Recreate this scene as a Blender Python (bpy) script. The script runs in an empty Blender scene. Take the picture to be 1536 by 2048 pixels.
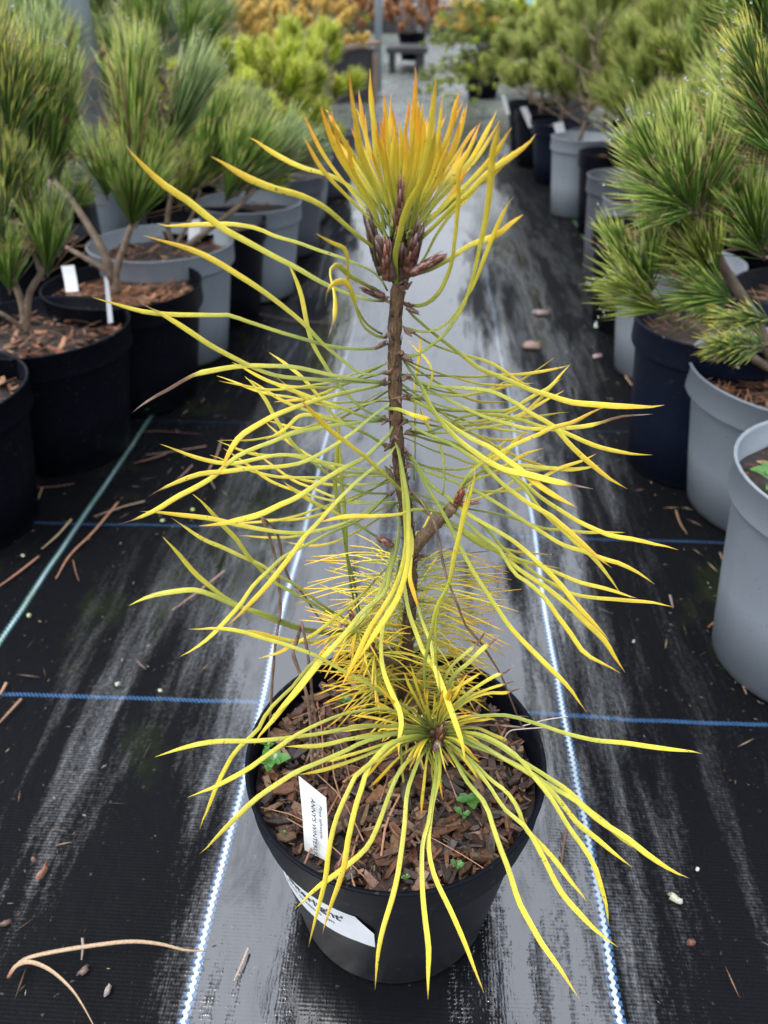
import bpy, bmesh, math, random
from mathutils import Vector, Matrix, noise as mnoise
C = bpy.context.scene.collection
S = bpy.context.scene
rad = math.radians
# ---------------------------------------------------------------- camera, world, sun, exposure
PITCH, YAW, H = 34.0, 3.2, 0.65
cam_d = bpy.data.cameras.new('camera'); cam = bpy.data.objects.new('camera', cam_d); C.objects.link(cam)
cam.location = (0, 0, H); cam.rotation_euler = (rad(90 - PITCH), 0, rad(YAW))
cam_d.sensor_fit = 'VERTICAL'; cam_d.sensor_height = 36; cam_d.lens = 1540 / 2048 * 36
cam_d.clip_start = 0.01; cam_d.clip_end = 400
cam_d.dof.use_dof = True; cam_d.dof.focus_distance = 0.50; cam_d.dof.aperture_fstop = 7.6
S.camera = cam
SUN_EL, SUN_AZ = 60, 240           # high veiled sun, behind the viewer's left shoulder
w = bpy.data.worlds.new('World'); S.world = w; w.use_nodes = True
nt = w.node_tree; bg = nt.nodes['Background']
sky = nt.nodes.new('ShaderNodeTexSky'); sky.sky_type = 'NISHITA'; sky.sun_disc = False
sky.sun_elevation = rad(SUN_EL); sky.sun_rotation = rad(SUN_AZ); sky.air_density = 1.6; sky.dust_density = 6.0; sky.ozone_density = 1.0
hs = nt.nodes.new('ShaderNodeHueSaturation'); hs.inputs['Saturation'].default_value = 0.33
nt.links.new(sky.outputs[0], hs.inputs['Color']); cl = nt.nodes.new('ShaderNodeMix'); cl.data_type = 'RGBA'; cl.inputs[0].default_value = 0.62      # even cloud deck over the sky
cl.inputs[7].default_value = (6.0, 6.5, 7.4, 1)
nt.links.new(hs.outputs[0], cl.inputs[6]); nt.links.new(cl.outputs[2], bg.inputs['Color'])
bg.inputs['Strength'].default_value = 0.15
sd = bpy.data.lights.new('sun', 'SUN'); so = bpy.data.objects.new('sun', sd); C.objects.link(so)
sd.energy = 0.9; sd.angle = rad(22); sd.color = (1.0, 0.97, 0.93)
so.rotation_euler = (rad(90 - SUN_EL), 0, rad(180 - SUN_AZ))
S.view_settings.view_transform = 'Standard'; S.view_settings.look = 'None'
S.view_settings.exposure = 1.12; S.view_settings.gamma = 1
# ---------------------------------------------------------------- photo pixel -> place
_f = Vector((-math.sin(rad(YAW)) * math.cos(rad(PITCH)), math.cos(rad(YAW)) * math.cos(rad(PITCH)), -math.sin(rad(PITCH))))
_r = Vector((math.cos(rad(YAW)), math.sin(rad(YAW)), 0)); _u = _r.cross(_f)
HEAD = Vector((-math.sin(rad(YAW)), math.cos(rad(YAW)), 0))
CAM = Vector((0, 0, H))
def ray(x, y): return _f + _r * ((x - 768) / 1540) - _u * ((y - 1024) / 1540)
def at(x, y, v):                      # v = level distance ahead of the viewer
    d = ray(x, y); return CAM + d * (v / d.dot(HEAD))
def onz(x, y, z=0.0):
    d = ray(x, y); return CAM + d * ((z - H) / d.z)
def uv(u, v, z=0.0): return _r * u + HEAD * v + Vector((0, 0, z))
# ---------------------------------------------------------------- materials
def mat(name): 
    m = bpy.data.materials.new(name); m.use_nodes = True
    return m, m.node_tree, m.node_tree.nodes['Principled BSDF']
def N(nt, t, **k):
    n = nt.nodes.new(t)
    for a, b in k.items():
        if a.startswith('i_'): n.inputs[a[2:]].default_value = b
        else: setattr(n, a, b)
    return n
def mth(nt, op, a, b=None, c=None, clamp=False):
    n = nt.nodes.new('ShaderNodeMath'); n.operation = op; n.use_clamp = clamp
    for i, v in enumerate((a, b, c)):
        if v is None: continue
        if isinstance(v, (int, float)): n.inputs[i].default_value = v
        else: nt.links.new(v, n.inputs[i])
    return n.outputs[0]
def mixc(nt, f, a, b, bt='MIX'):
    n = nt.nodes.new('ShaderNodeMix'); n.data_type = 'RGBA'; n.blend_type = bt
    for s, v in ((0, f), (6, a), (7, b)):
        if isinstance(v, (int, float)): n.inputs[s].default_value = v
        elif isinstance(v, tuple): n.inputs[s].default_value = v + ((1,) if len(v) == 3 else ())
        else: nt.links.new(v, n.inputs[s])
    return n.outputs[2]
def plain(name, col, rough=0.5, spec=0.5, nscale=60, namt=0.25, bump=0.0, bscale=400):
    m, t, b = mat(name)
    tc = N(t, 'ShaderNodeTexCoord'); nz = N(t, 'ShaderNodeTexNoise'); nz.inputs['Scale'].default_value = nscale; nz.inputs['Detail'].default_value = 6
    t.links.new(tc.outputs['Object'], nz.inputs['Vector'])
    lo = tuple(c * (1 - namt) for c in col); hi = tuple(min(1, c * (1 + namt)) for c in col)
    t.links.new(mixc(t, nz.outputs[0], lo, hi), b.inputs['Base Color'])
    b.inputs['Roughness'].default_value = rough; b.inputs['Specular IOR Level'].default_value = spec
    if bump:
        n2 = N(t, 'ShaderNodeTexNoise'); n2.inputs['Scale'].default_value = bscale; t.links.new(tc.outputs['Object'], n2.inputs['Vector'])
        bp = N(t, 'ShaderNodeBump'); bp.inputs['Strength'].default_value = bump; bp.inputs['Distance'].default_value = 0.002
        t.links.new(n2.outputs[0], bp.inputs['Height']); t.links.new(bp.outputs[0], b.inputs['Normal'])
    return m
def vcol(name, rough=0.5, spec=0.5, transl=0.0, nscale=300, namt=0.3, coat=0.0, stri=False, bump=0.0, bdist=.0008, zs=1.0):
    """colour from the per-point attribute 'col' with fine noise"""
    m, t, b = mat(name)
    at_ = N(t, 'ShaderNodeAttribute'); at_.attribute_name = 'col'
    tc = N(t, 'ShaderNodeTexCoord'); nz = N(t, 'ShaderNodeTexNoise'); nz.inputs['Scale'].default_value = nscale; nz.inputs['Detail'].default_value = 5
    mpz = N(t, 'ShaderNodeMapping'); mpz.inputs['Scale'].default_value = (1, 1, zs); t.links.new(tc.outputs['Object'], mpz.inputs[0]); t.links.new(mpz.outputs[0], nz.inputs['Vector'])
    k = mth(t, 'MULTIPLY_ADD', nz.outputs[0], 2 * namt, 1 - namt)
    h = nz.outputs[0]
    if stri:
        a2 = N(t, 'ShaderNodeAttribute'); a2.attribute_name = 'acr'
        s = mth(t, 'SINE', mth(t, 'MULTIPLY', a2.outputs['Fac'], 21.0))
        k = mth(t, 'MULTIPLY', k, mth(t, 'MULTIPLY_ADD', s, 0.13, 1.0)); h = s
    if stri:
        n5 = N(t, 'ShaderNodeTexNoise'); n5.inputs['Scale'].default_value = 520; n5.inputs['Detail'].default_value = 1; t.links.new(tc.outputs['Object'], n5.inputs['Vector'])
        n6 = N(t, 'ShaderNodeTexNoise'); n6.inputs['Scale'].default_value = 45; t.links.new(tc.outputs['Object'], n6.inputs['Vector'])
        sp5 = mth(t, 'MULTIPLY', mth(t, 'SUBTRACT', mth(t, 'ADD', n5.outputs[0], mth(t, 'MULTIPLY', n6.outputs[0], .5)), .98), 12.0, clamp=True)
        k = mth(t, 'MULTIPLY', k, mth(t, 'MULTIPLY_ADD', sp5, -.65, 1.0))
    vm = N(t, 'ShaderNodeVectorMath'); vm.operation = 'SCALE'
    t.links.new(at_.outputs['Color'], vm.inputs[0]); t.links.new(k, vm.inputs['Scale'])
    t.links.new(vm.outputs[0], b.inputs['Base Color'])
    b.inputs['Roughness'].default_value = rough; b.inputs['Specular IOR Level'].default_value = spec
    b.inputs['Coat Weight'].default_value = coat; b.inputs['Coat Roughness'].default_value = 0.12
    if bump:
        bp = N(t, 'ShaderNodeBump'); bp.inputs['Strength'].default_value = bump; bp.inputs['Distance'].default_value = bdist
        t.links.new(h, bp.inputs['Height']); t.links.new(bp.outputs[0], b.inputs['Normal'])
    if transl:
        tr = N(t, 'ShaderNodeBsdfTranslucent'); t.links.new(vm.outputs[0], tr.inputs['Color'])
        mx = N(t, 'ShaderNodeMixShader'); mx.inputs[0].default_value = transl
        out = t.nodes['Material Output']
        t.links.new(b.outputs[0], mx.inputs[1]); t.links.new(tr.outputs[0], mx.inputs[2]); t.links.new(mx.outputs[0], out.inputs['Surface'])
    return m
M = {}
M['needle'] = vcol('needle', 0.34, 0.5, 0.10, 160, 0.2, 0.25, True, 0.6, .0004)
M['fine'] = vcol('fine_needle', 0.45, 0.5, 0.15, 200, 0.15)
M['leafage'] = vcol('leafage', 0.42, 0.5, 0.12, 60, 0.35)
M['bark'] = vcol('bark', 0.6, 0.4, 0, 520, 0.75, 0.1, False, 1.0, .003, .28)
M['mulch'] = vcol('mulch', 0.5, 0.45, 0, 260, 0.7, 0.1, False, 0.8, .0012)
M['bud'] = vcol('bud', 0.3, 0.6, 0, 900, 0.45, 0.5, False, 0.9, .0008)
M['dead'] = vcol('dead', 0.5, 0.4, 0, 500, 0.55, 0.1, False, 0.5)
M['weed'] = vcol('weed', 0.3, 0.5, 0.2, 300, 0.25, 0.3)
def potmat(name, col, rough, dirt):
    m, t, b = mat(name)
    tc = N(t, 'ShaderNodeTexCoord'); nz = N(t, 'ShaderNodeTexNoise'); nz.inputs['Scale'].default_value = 9; nz.inputs['Detail'].default_value = 8
    mp = N(t, 'ShaderNodeMapping'); mp.inputs['Scale'].default_value = (1, 1, .35)
    t.links.new(tc.outputs['Object'], mp.inputs[0]); t.links.new(mp.outputs[0], nz.inputs['Vector'])
    sx = N(t, 'ShaderNodeSeparateXYZ'); t.links.new(tc.outputs['Object'], sx.inputs[0])
    n2 = N(t, 'ShaderNodeTexNoise'); n2.inputs['Scale'].default_value = 60; n2.inputs['Detail'].default_value = 6; t.links.new(tc.outputs['Object'], n2.inputs['Vector'])
    # splashed algae round the foot of the pot, with a ragged edge
    g = mth(t, 'MULTIPLY', mth(t, 'SUBTRACT', 0.028, mth(t, 'ADD', sx.outputs[2], mth(t, 'MULTIPLY', n2.outputs[0], 0.05))), 45.0, clamp=True)
    c = mixc(t, nz.outputs[0], tuple(x * .8 for x in col), tuple(x * 1.18 for x in col))
    gg = mth(t, 'ADD', mth(t, 'MULTIPLY', g, dirt), mth(t, 'MULTIPLY', mth(t, 'SUBTRACT', 0.012, sx.outputs[2]), 40 * dirt, clamp=True), clamp=True)
    n7 = N(t, 'ShaderNodeTexNoise'); n7.inputs['Scale'].default_value = 26; n7.inputs['Detail'].default_value = 9; n7.inputs['Roughness'].default_value = .75
    mp7 = N(t, 'ShaderNodeMapping'); mp7.inputs['Scale'].default_value = (1, 1, .22); t.links.new(tc.outputs['Object'], mp7.inputs[0]); t.links.new(mp7.outputs[0], n7.inputs['Vector'])
    st = mth(t, 'MULTIPLY', mth(t, 'SUBTRACT', n7.outputs[0], .56), 5.0, clamp=True)
    c = mixc(t, mth(t, 'MULTIPLY', st, .6), c, tuple(x * .55 + .008 for x in col))
    n8 = N(t, 'ShaderNodeTexNoise'); n8.inputs['Scale'].default_value = 240; n8.inputs['Detail'].default_value = 2; t.links.new(tc.outputs['Object'], n8.inputs['Vector'])
    sk = mth(t, 'MULTIPLY', mth(t, 'SUBTRACT', n8.outputs[0], .66), 14.0, clamp=True)
    c = mixc(t, mth(t, 'MULTIPLY', sk, .5), c, (.07, .065, .05))
    t.links.new(mixc(t, gg, c, (.045, .055, .03)), b.inputs['Base Color'])
    r = mth(t, 'MULTIPLY_ADD', nz.outputs[0], 0.25, rough - .1); t.links.new(r, b.inputs['Roughness'])
    b.inputs['Specular IOR Level'].default_value = .5 if col[0] < .02 else .4
    if col[0] < .02: b.inputs['IOR'].default_value = 1.16
    n3 = N(t, 'ShaderNodeTexNoise'); n3.inputs['Scale'].default_value = 700; t.links.new(tc.outputs['Object'], n3.inputs['Vector'])
    bp = N(t, 'ShaderNodeBump'); bp.inputs['Strength'].default_value = .18; bp.inputs['Distance'].default_value = .0006
    t.links.new(n3.outputs[0], bp.inputs['Height']); t.links.new(bp.outputs[0], b.inputs['Normal'])
    return m
M['pot_black'] = potmat('black_plastic', (.0035, .0045, .008), .42, .3)
M['pot_grey'] = potmat('grey_plastic', (.205, .235, .27), .5, 1.0)
M['pot_dark'] = potmat('slate_plastic', (.085, .095, .115), .48, .8)
M['pot_blue'] = potmat('blue_black_plastic', (.006, .009, .02), .42, .5)
M['white'] = plain('white_plastic', (.72, .74, .76), .35, .5, 40, .06)
M['paper'] = plain('sticker_paper', (.62, .65, .68), .4, .5, 25, .12)
M['ink'] = plain('ink', (.03, .03, .04), .6, .2, 50, .1)
M['galv'] = plain('galvanised_steel', (.36, .42, .48), .45, .6, 14, .2, .1, 120)
M['wood'] = plain('weathered_wood', (.16, .115, .085), .8, .3, 20, .35, .3, 90)
M['darkplastic'] = plain('dark_plastic', (.015, .016, .02), .4, .6, 10, .3)
M['board'] = plain('purple_brown_boards', (.13, .1, .1), .7, .3, 3, .2)
M['pale'] = plain('pale_panel', (.42, .42, .36), .6, .3, 3, .15)
M['bag'] = plain('printed_film', (.3, .55, .58), .3, .5, 8, .3)
M['drop'], _t, _b = mat('water_drop'); _b.inputs['Transmission Weight'].default_value = 1; _b.inputs['IOR'].default_value = 1.33; _b.inputs['Roughness'].default_value = 0.0
# ground cloth
def fabric():
    m, t, b = mat('woven_ground_cloth')
    tc = N(t, 'ShaderNodeTexCoord'); P = tc.outputs['Object']
    sp = N(t, 'ShaderNodeSeparateXYZ'); t.links.new(P, sp.inputs[0]); X, Y = sp.outputs[0], sp.outputs[1]
    def nz(sx, sy, det=4, rough=.55, dist=0.0, off=0):
        mp = N(t, 'ShaderNodeMapping'); mp.inputs['Scale'].default_value = (sx, sy, 1); mp.inputs['Location'].default_value = (off, off * .7, 0)
        n = N(t, 'ShaderNodeTexNoise'); n.inputs['Scale'].default_value = 1; n.inputs['Detail'].default_value = det; n.inputs['Roughness'].default_value = rough; n.inputs['Distortion'].default_value = dist
        t.links.new(P, mp.inputs[0]); t.links.new(mp.outputs[0], n.inputs['Vector']); return n.outputs[0]
    wob = mth(t, 'MULTIPLY', mth(t, 'SUBTRACT', nz(1.2, 3.5, 2, off=3), .5), .016)
    Xw = mth(t, 'ADD', X, wob)
    # wet film: long streaks that run down the lane, ragged at the edges
    a = nz(10, 1.1, 5, .6, .25, 5); bb = nz(42, 5, 5, .7, .3, 11); c = nz(3.2, 1.1, 3, .5, 0, 2)
    lane = mth(t, 'MULTIPLY_ADD', mth(t, 'ABSOLUTE', X), -.42, .075)
    s = mth(t, 'ADD', mth(t, 'ADD', mth(t, 'MULTIPLY', a, .6), mth(t, 'MULTIPLY', bb, .27)), mth(t, 'MULTIPLY', c, .45))
    s = mth(t, 'ADD', mth(t, 'ADD', s, lane), mth(t, 'MULTIPLY', mth(t, 'SUBTRACT', Y, .9, clamp=True), .07))
    # threads
    px, py = 0.0026, 0.0031
    tx = mth(t, 'SINE', mth(t, 'MULTIPLY', Xw, 2 * math.pi / px)); ty = mth(t, 'SINE', mth(t, 'MULTIPLY', Y, 2 * math.pi / py))
    wv = mth(t, 'ADD', mth(t, 'MULTIPLY', tx, .5), ty)
    s = mth(t, 'ADD', s, mth(t, 'MULTIPLY', mth(t, 'SUBTRACT', X, .2, clamp=True), -.35))
    s = mth(t, 'ADD', s, mth(t, 'ADD', mth(t, 'MULTIPLY', wv, -.007), mth(t, 'MULTIPLY', mth(t, 'SUBTRACT', nz(260, 190, 3, .6, 0, 71), .5), .13)))
    wet = mth(t, 'MULTIPLY', mth(t, 'SUBTRACT', s, .575), 10.5, clamp=True)
    smu = mth(t, 'MULTIPLY', mth(t, 'SUBTRACT', nz(26, 9, 6, .7, .6, 61), .52), 5.0, clamp=True)
    wet = mth(t, 'MULTIPLY', wet, mth(t, 'MULTIPLY_ADD', smu, -.28, 1.0))
    fine = nz(420, 420, 3, .7, 0, 9)
    # marker threads
    def near(v, period, off, hw):
        q = mth(t, 'SUBTRACT', mth(t, 'MODULO', mth(t, 'ADD', v, 100 * period - off + period / 2), period), period / 2)
        return q, mth(t, 'LESS_THAN', mth(t, 'ABSOLUTE', q), hw)
    qx, lx = near(Xw, .3345, -.169, .0047)
    wyb = mth(t, 'ADD', Y, mth(t, 'MULTIPLY', mth(t, 'SUBTRACT', nz(3, .8, 3, off=7), .5), .02))
    qy, ly = near(wyb, .333, .58, .0026)
    zig = mth(t, 'MULTIPLY', mth(t, 'SINE', mth(t, 'MULTIPLY', Y, 2 * math.pi / .0062)), .0009)
    zc = mth(t, 'LESS_THAN', mth(t, 'ABSOLUTE', mth(t, 'ADD', qx, zig)), .0018)
    dash = mth(t, 'GREATER_THAN', mth(t, 'SINE', mth(t, 'MULTIPLY', Y, 2 * math.pi / .0062)), -.35)
    dashx = mth(t, 'GREATER_THAN', mth(t, 'SINE', mth(t, 'ADD', mth(t, 'MULTIPLY', X, 2 * math.pi / .0045), mth(t, 'MULTIPLY', Y, 1500))), -.3)
    blue = mth(t, 'MAXIMUM', mth(t, 'MULTIPLY', lx, dash), mth(t, 'MULTIPLY', mth(t, 'MULTIPLY', ly, dashx), mth(t, 'SUBTRACT', 1.55, Y, clamp=True)))
    black = mixc(t, fine, (.002, .0022, .003), (.008, .0086, .0105))
    moss = mth(t, 'MULTIPLY', mth(t, 'SUBTRACT', mth(t, 'ADD', nz(9, 5, 6, .65, 0, 21), mth(t, 'MULTIPLY', mth(t, 'ABSOLUTE', X), .34)), .70), 6.0, clamp=True)
    black = mixc(t, mth(t, 'MULTIPLY', moss, .75), black, (.018, .026, .008))
    grit = mth(t, 'MULTIPLY', mth(t, 'SUBTRACT', nz(160, 160, 2, .5, 0, 31), .69), 14.0, clamp=True)
    black = mixc(t, mth(t, 'MULTIPLY', grit, .5), black, (.09, .09, .075))
    old = mth(t, 'MULTIPLY', mth(t, 'SUBTRACT', Y, 4.6), .7, clamp=True)
    far = mixc(t, nz(1.6, 2.6, 7, .7, .2, 13), (.035, .05, .02), (.19, .2, .2))
    col = mixc(t, old, black, far)
    near_y = mth(t, 'SUBTRACT', 1.0, old)
    fade = mth(t, 'SUBTRACT', 1.0, mth(t, 'MULTIPLY', mth(t, 'SUBTRACT', Y, .75, clamp=True), .8), clamp=True)
    col = mixc(t, mth(t, 'MULTIPLY', blue, fade), col, mixc(t, nz(70, 25, 4, .6, 0, 41), (.015, .045, .10), (.06, .155, .33)))
    col = mixc(t, mth(t, 'MULTIPLY', mth(t, 'MULTIPLY', zc, lx), fade), col, mixc(t, nz(40, 14, 4, .6, 0, 43), (.18, .25, .30), (.66, .74, .78)))
    algae = mth(t, 'MULTIPLY', mth(t, 'GREATER_THAN', mth(t, 'ABSOLUTE', X), .4), mth(t, 'MULTIPLY', nz(30, 12, 4, .6, 0, 17), 1.2))
    col = mixc(t, mth(t, 'MULTIPLY', mth(t, 'MULTIPLY', algae, lx), .8, clamp=True), col, (.03, .09, .03))
    t.links.new(col, b.inputs['Base Color'])
    r = mth(t, 'MULTIPLY_ADD', wet, -.36, .42); t.links.new(mth(t, 'ADD', r, mth(t, 'MULTIPLY', fine, .08)), b.inputs['Roughness'])
    t.links.new(mth(t, 'MULTIPLY_ADD', wet, .82, .18), b.inputs['Specular IOR Level'])
    t.links.new(mth(t, 'MULTIPLY_ADD', wet, .62, 1.22), b.inputs['IOR'])
    # relief
    wa = mth(t, 'MULTIPLY_ADD', wet, -.84, 1.0)
    wa = mth(t, 'MULTIPLY', wa, near_y)
    h = mth(t, 'MULTIPLY', mth(t, 'ADD', wv, mth(t, 'MULTIPLY', fine, 1.2)), mth(t, 'MULTIPLY', mth(t, 'MULTIPLY', wa, nz(9, 6, 4, .6, 0, 51)), 0.00015))
    h = mth(t, 'ADD', h, mth(t, 'MULTIPLY', mth(t, 'MULTIPLY', nz(14, 1.6, 3, .5, 0, 5), 1), .004))
    h = mth(t, 'ADD', h, mth(t, 'MULTIPLY', nz(90, 40, 3, .5, 0, 25), mth(t, 'MULTIPLY_ADD', wet, -.0012, .0016)))
    h = mth(t, 'ADD', h, mth(t, 'MULTIPLY', lx, .0006))
    h = mth(t, 'ADD', h, mth(t, 'MULTIPLY', mth(t, 'MULTIPLY', nz(5, 7, 5, .6, 0, 8), old), .05))
    bp = N(t, 'ShaderNodeBump'); bp.inputs['Strength'].default_value = 1.0; bp.inputs['Distance'].default_value = 1.0
    t.links.new(h, bp.inputs['Height']); t.links.new(bp.outputs[0], b.inputs['Normal'])
    return m
M['cloth'] = fabric()
# ---------------------------------------------------------------- mesh builder
class MB:
    def __init__(s): s.v = []; s.f = []; s.c = []; s.a = []
    def add(s, co, col=(1, 1, 1), acr=0.0):
        s.v.append(tuple(co)); s.c.append(col); s.a.append(acr); return len(s.v) - 1
    def build(s, name, m, parent=None, origin=None, smooth=True):
        o3 = Vector(origin) if origin is not None else (parent.location.copy() if parent else Vector((0, 0, 0)))
        me = bpy.data.meshes.new(name)
        me.from_pydata([(x - o3.x, y - o3.y, z - o3.z) for x, y, z in s.v], [], s.f)
        ca = me.attributes.new('col', 'FLOAT_COLOR', 'POINT'); ca.data.foreach_set('color', [k for c in s.c for k in (c[0], c[1], c[2], 1.0)])
        aa = me.attributes.new('acr', 'FLOAT', 'POINT'); aa.data.foreach_set('value', s.a)
        me.polygons.foreach_set('use_smooth', [smooth] * len(me.polygons))
        me.materials.append(M[m]); me.update()
        o = bpy.data.objects.new(name, me); C.objects.link(o)
        if parent: o.parent = parent
        else: o.location = o3
        return o
def tag(o, label=None, cat=None, group=None, kind=None):
    if label: o['label'] = label
    if cat: o['category'] = cat
    if group: o['group'] = group
    if kind: o['kind'] = kind
    return o
def empty(name, loc, label, cat, group=None):
    o = bpy.data.objects.new(name, None); C.objects.link(o); o.location = loc; o.empty_display_size = .02
    bpy.context.view_layer.update()
    return tag(o, label, cat, group)
def smoothpath(P, n):
    """Catmull-Rom through P, n samples evenly in length"""
    P = [Vector(p) for p in P]
    if len(P) == 2: return [P[0].lerp(P[1], i / (n - 1)) for i in range(n)]
    Q = [P[0] * 2 - P[1]] + P + [P[-1] * 2 - P[-2]]
    D = []
    for i in range(1, len(Q) - 2):
        a, b_, c, d = Q[i - 1:i + 3]
        for k in range(8):
            t = k / 8
            D.append(.5 * ((2 * b_) + (c - a) * t + (2 * a - 5 * b_ + 4 * c - d) * t * t + (3 * b_ - a - 3 * c + d) * t ** 3))
    D.append(P[-1])
    L = [0]
    for i in range(1, len(D)): L.append(L[-1] + (D[i] - D[i - 1]).length)
    out = []; j = 0
    for i in range(n):
        s = L[-1] * i / (n - 1)
        while j < len(L) - 2 and L[j + 1] < s: j += 1
        q = (s - L[j]) / max(1e-9, L[j + 1] - L[j]); out.append(D[j].lerp(D[j + 1], min(1, max(0, q))))
    return out
def sweep(mb, pts, wid, colf, flat=1.0, sides=6, twist=0.0, phase=0.0, facing=None, cap=True):
    """tube along pts; wid(t) half width; flat = thickness / width"""
    n = len(pts); ring0 = None; nrm = None
    for i in range(n):
        T = (pts[min(i + 1, n - 1)] - pts[max(i - 1, 0)])
        if T.length < 1e-9: T = Vector((0, 0, 1))
        T.normalize()
        if nrm is None:
            ref = facing if facing is not None else Vector((.3, .5, .8))
            nrm = ref - T * ref.dot(T)
            if nrm.length < 1e-4: nrm = T.orthogonal()
        else: nrm = nrm - T * nrm.dot(T)
        nrm.normalize(); bn = T.cross(nrm)
        t = i / (n - 1); a = phase + twist * t; r = wid(t)
        n2 = nrm * math.cos(a) + bn * math.sin(a); b2 = bn * math.cos(a) - nrm * math.sin(a)
        ring = []
        for k in range(sides):
            q = 2 * math.pi * k / sides
            ring.append(mb.add(pts[i] + b2 * (math.cos(q) * r) + n2 * (math.sin(q) * r * flat), colf(t), math.cos(q)))
        if ring0:
            for k in range(sides): mb.f.append((ring0[k], ring0[(k + 1) % sides], ring[(k + 1) % sides], ring[k]))
        elif cap: mb.f.append(tuple(reversed(ring)))
        ring0 = ring
    if cap: mb.f.append(tuple(ring0))
def lerp3(a, b, t): return tuple(a[i] + (b[i] - a[i]) * t for i in range(3))
def ramp(stops, t):
    for i in range(len(stops) - 1):
        if t <= stops[i + 1][0]:
            a, b_ = stops[i], stops[i + 1]; return lerp3(a[1], b_[1], max(0, (t - a[0]) / (b_[0] - a[0])))
    return stops[-1][1]
def lathe(mb, c, prof, seg=48, col=(1, 1, 1)):
    r0 = None
    for r, z in prof:
        ring = [mb.add((c[0] + r * math.cos(2 * math.pi * k / seg), c[1] + r * math.sin(2 * math.pi * k / seg), c[2] + z), col) for k in range(seg)]
        if r0:
            for k in range(seg): mb.f.append((r0[k], r0[(k + 1) % seg], ring[(k + 1) % seg], ring[k]))
        r0 = ring
def box(mb, c, sx, sy, sz, R=None, col=(1, 1, 1)):
    c = Vector(c); i0 = len(mb.v)
    for x in (-1, 1):
        for y in (-1, 1):
            for z in (-1, 1):
                p = Vector((x * sx / 2, y * sy / 2, z * sz / 2))
                if R: p = R @ p
                mb.add(c + p, col)
    for f in ((0, 1, 3, 2), (4, 6, 7, 5), (0, 4, 5, 1), (2, 3, 7, 6), (0, 2, 6, 4), (1, 5, 7, 3)): mb.f.append(tuple(i0 + k for k in f))
# ================================================================ the setting
g = MB(); NX = 60
xs = [-40, -20, -10, -6, -4, -3] + [-2.4 + .12 * i for i in range(41)] + [3, 4, 6, 10, 20, 40]
ys = [-6, -2, -.5] + [.1 + .05 * i for i in range(60)] + [3.3, 3.6, 4, 4.6, 5.2, 6, 7, 8, 10, 13, 17, 25, 60]
def gz(x, y):
    return 0.0014 * mnoise.noise(Vector((x * 6, y * .9, 0))) + 0.002 * mnoise.noise(Vector((x * 1.7, y * 1.1, 4))) - .003
idx = [[g.add((x, y, gz(x, y))) for x in xs] for y in ys]
for j in range(len(ys) - 1):
    for i in range(len(xs) - 1): g.f.append((idx[j][i], idx[j][i + 1], idx[j + 1][i + 1], idx[j + 1][i]))
tag(g.build('ground', 'cloth'), kind='structure')
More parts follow.
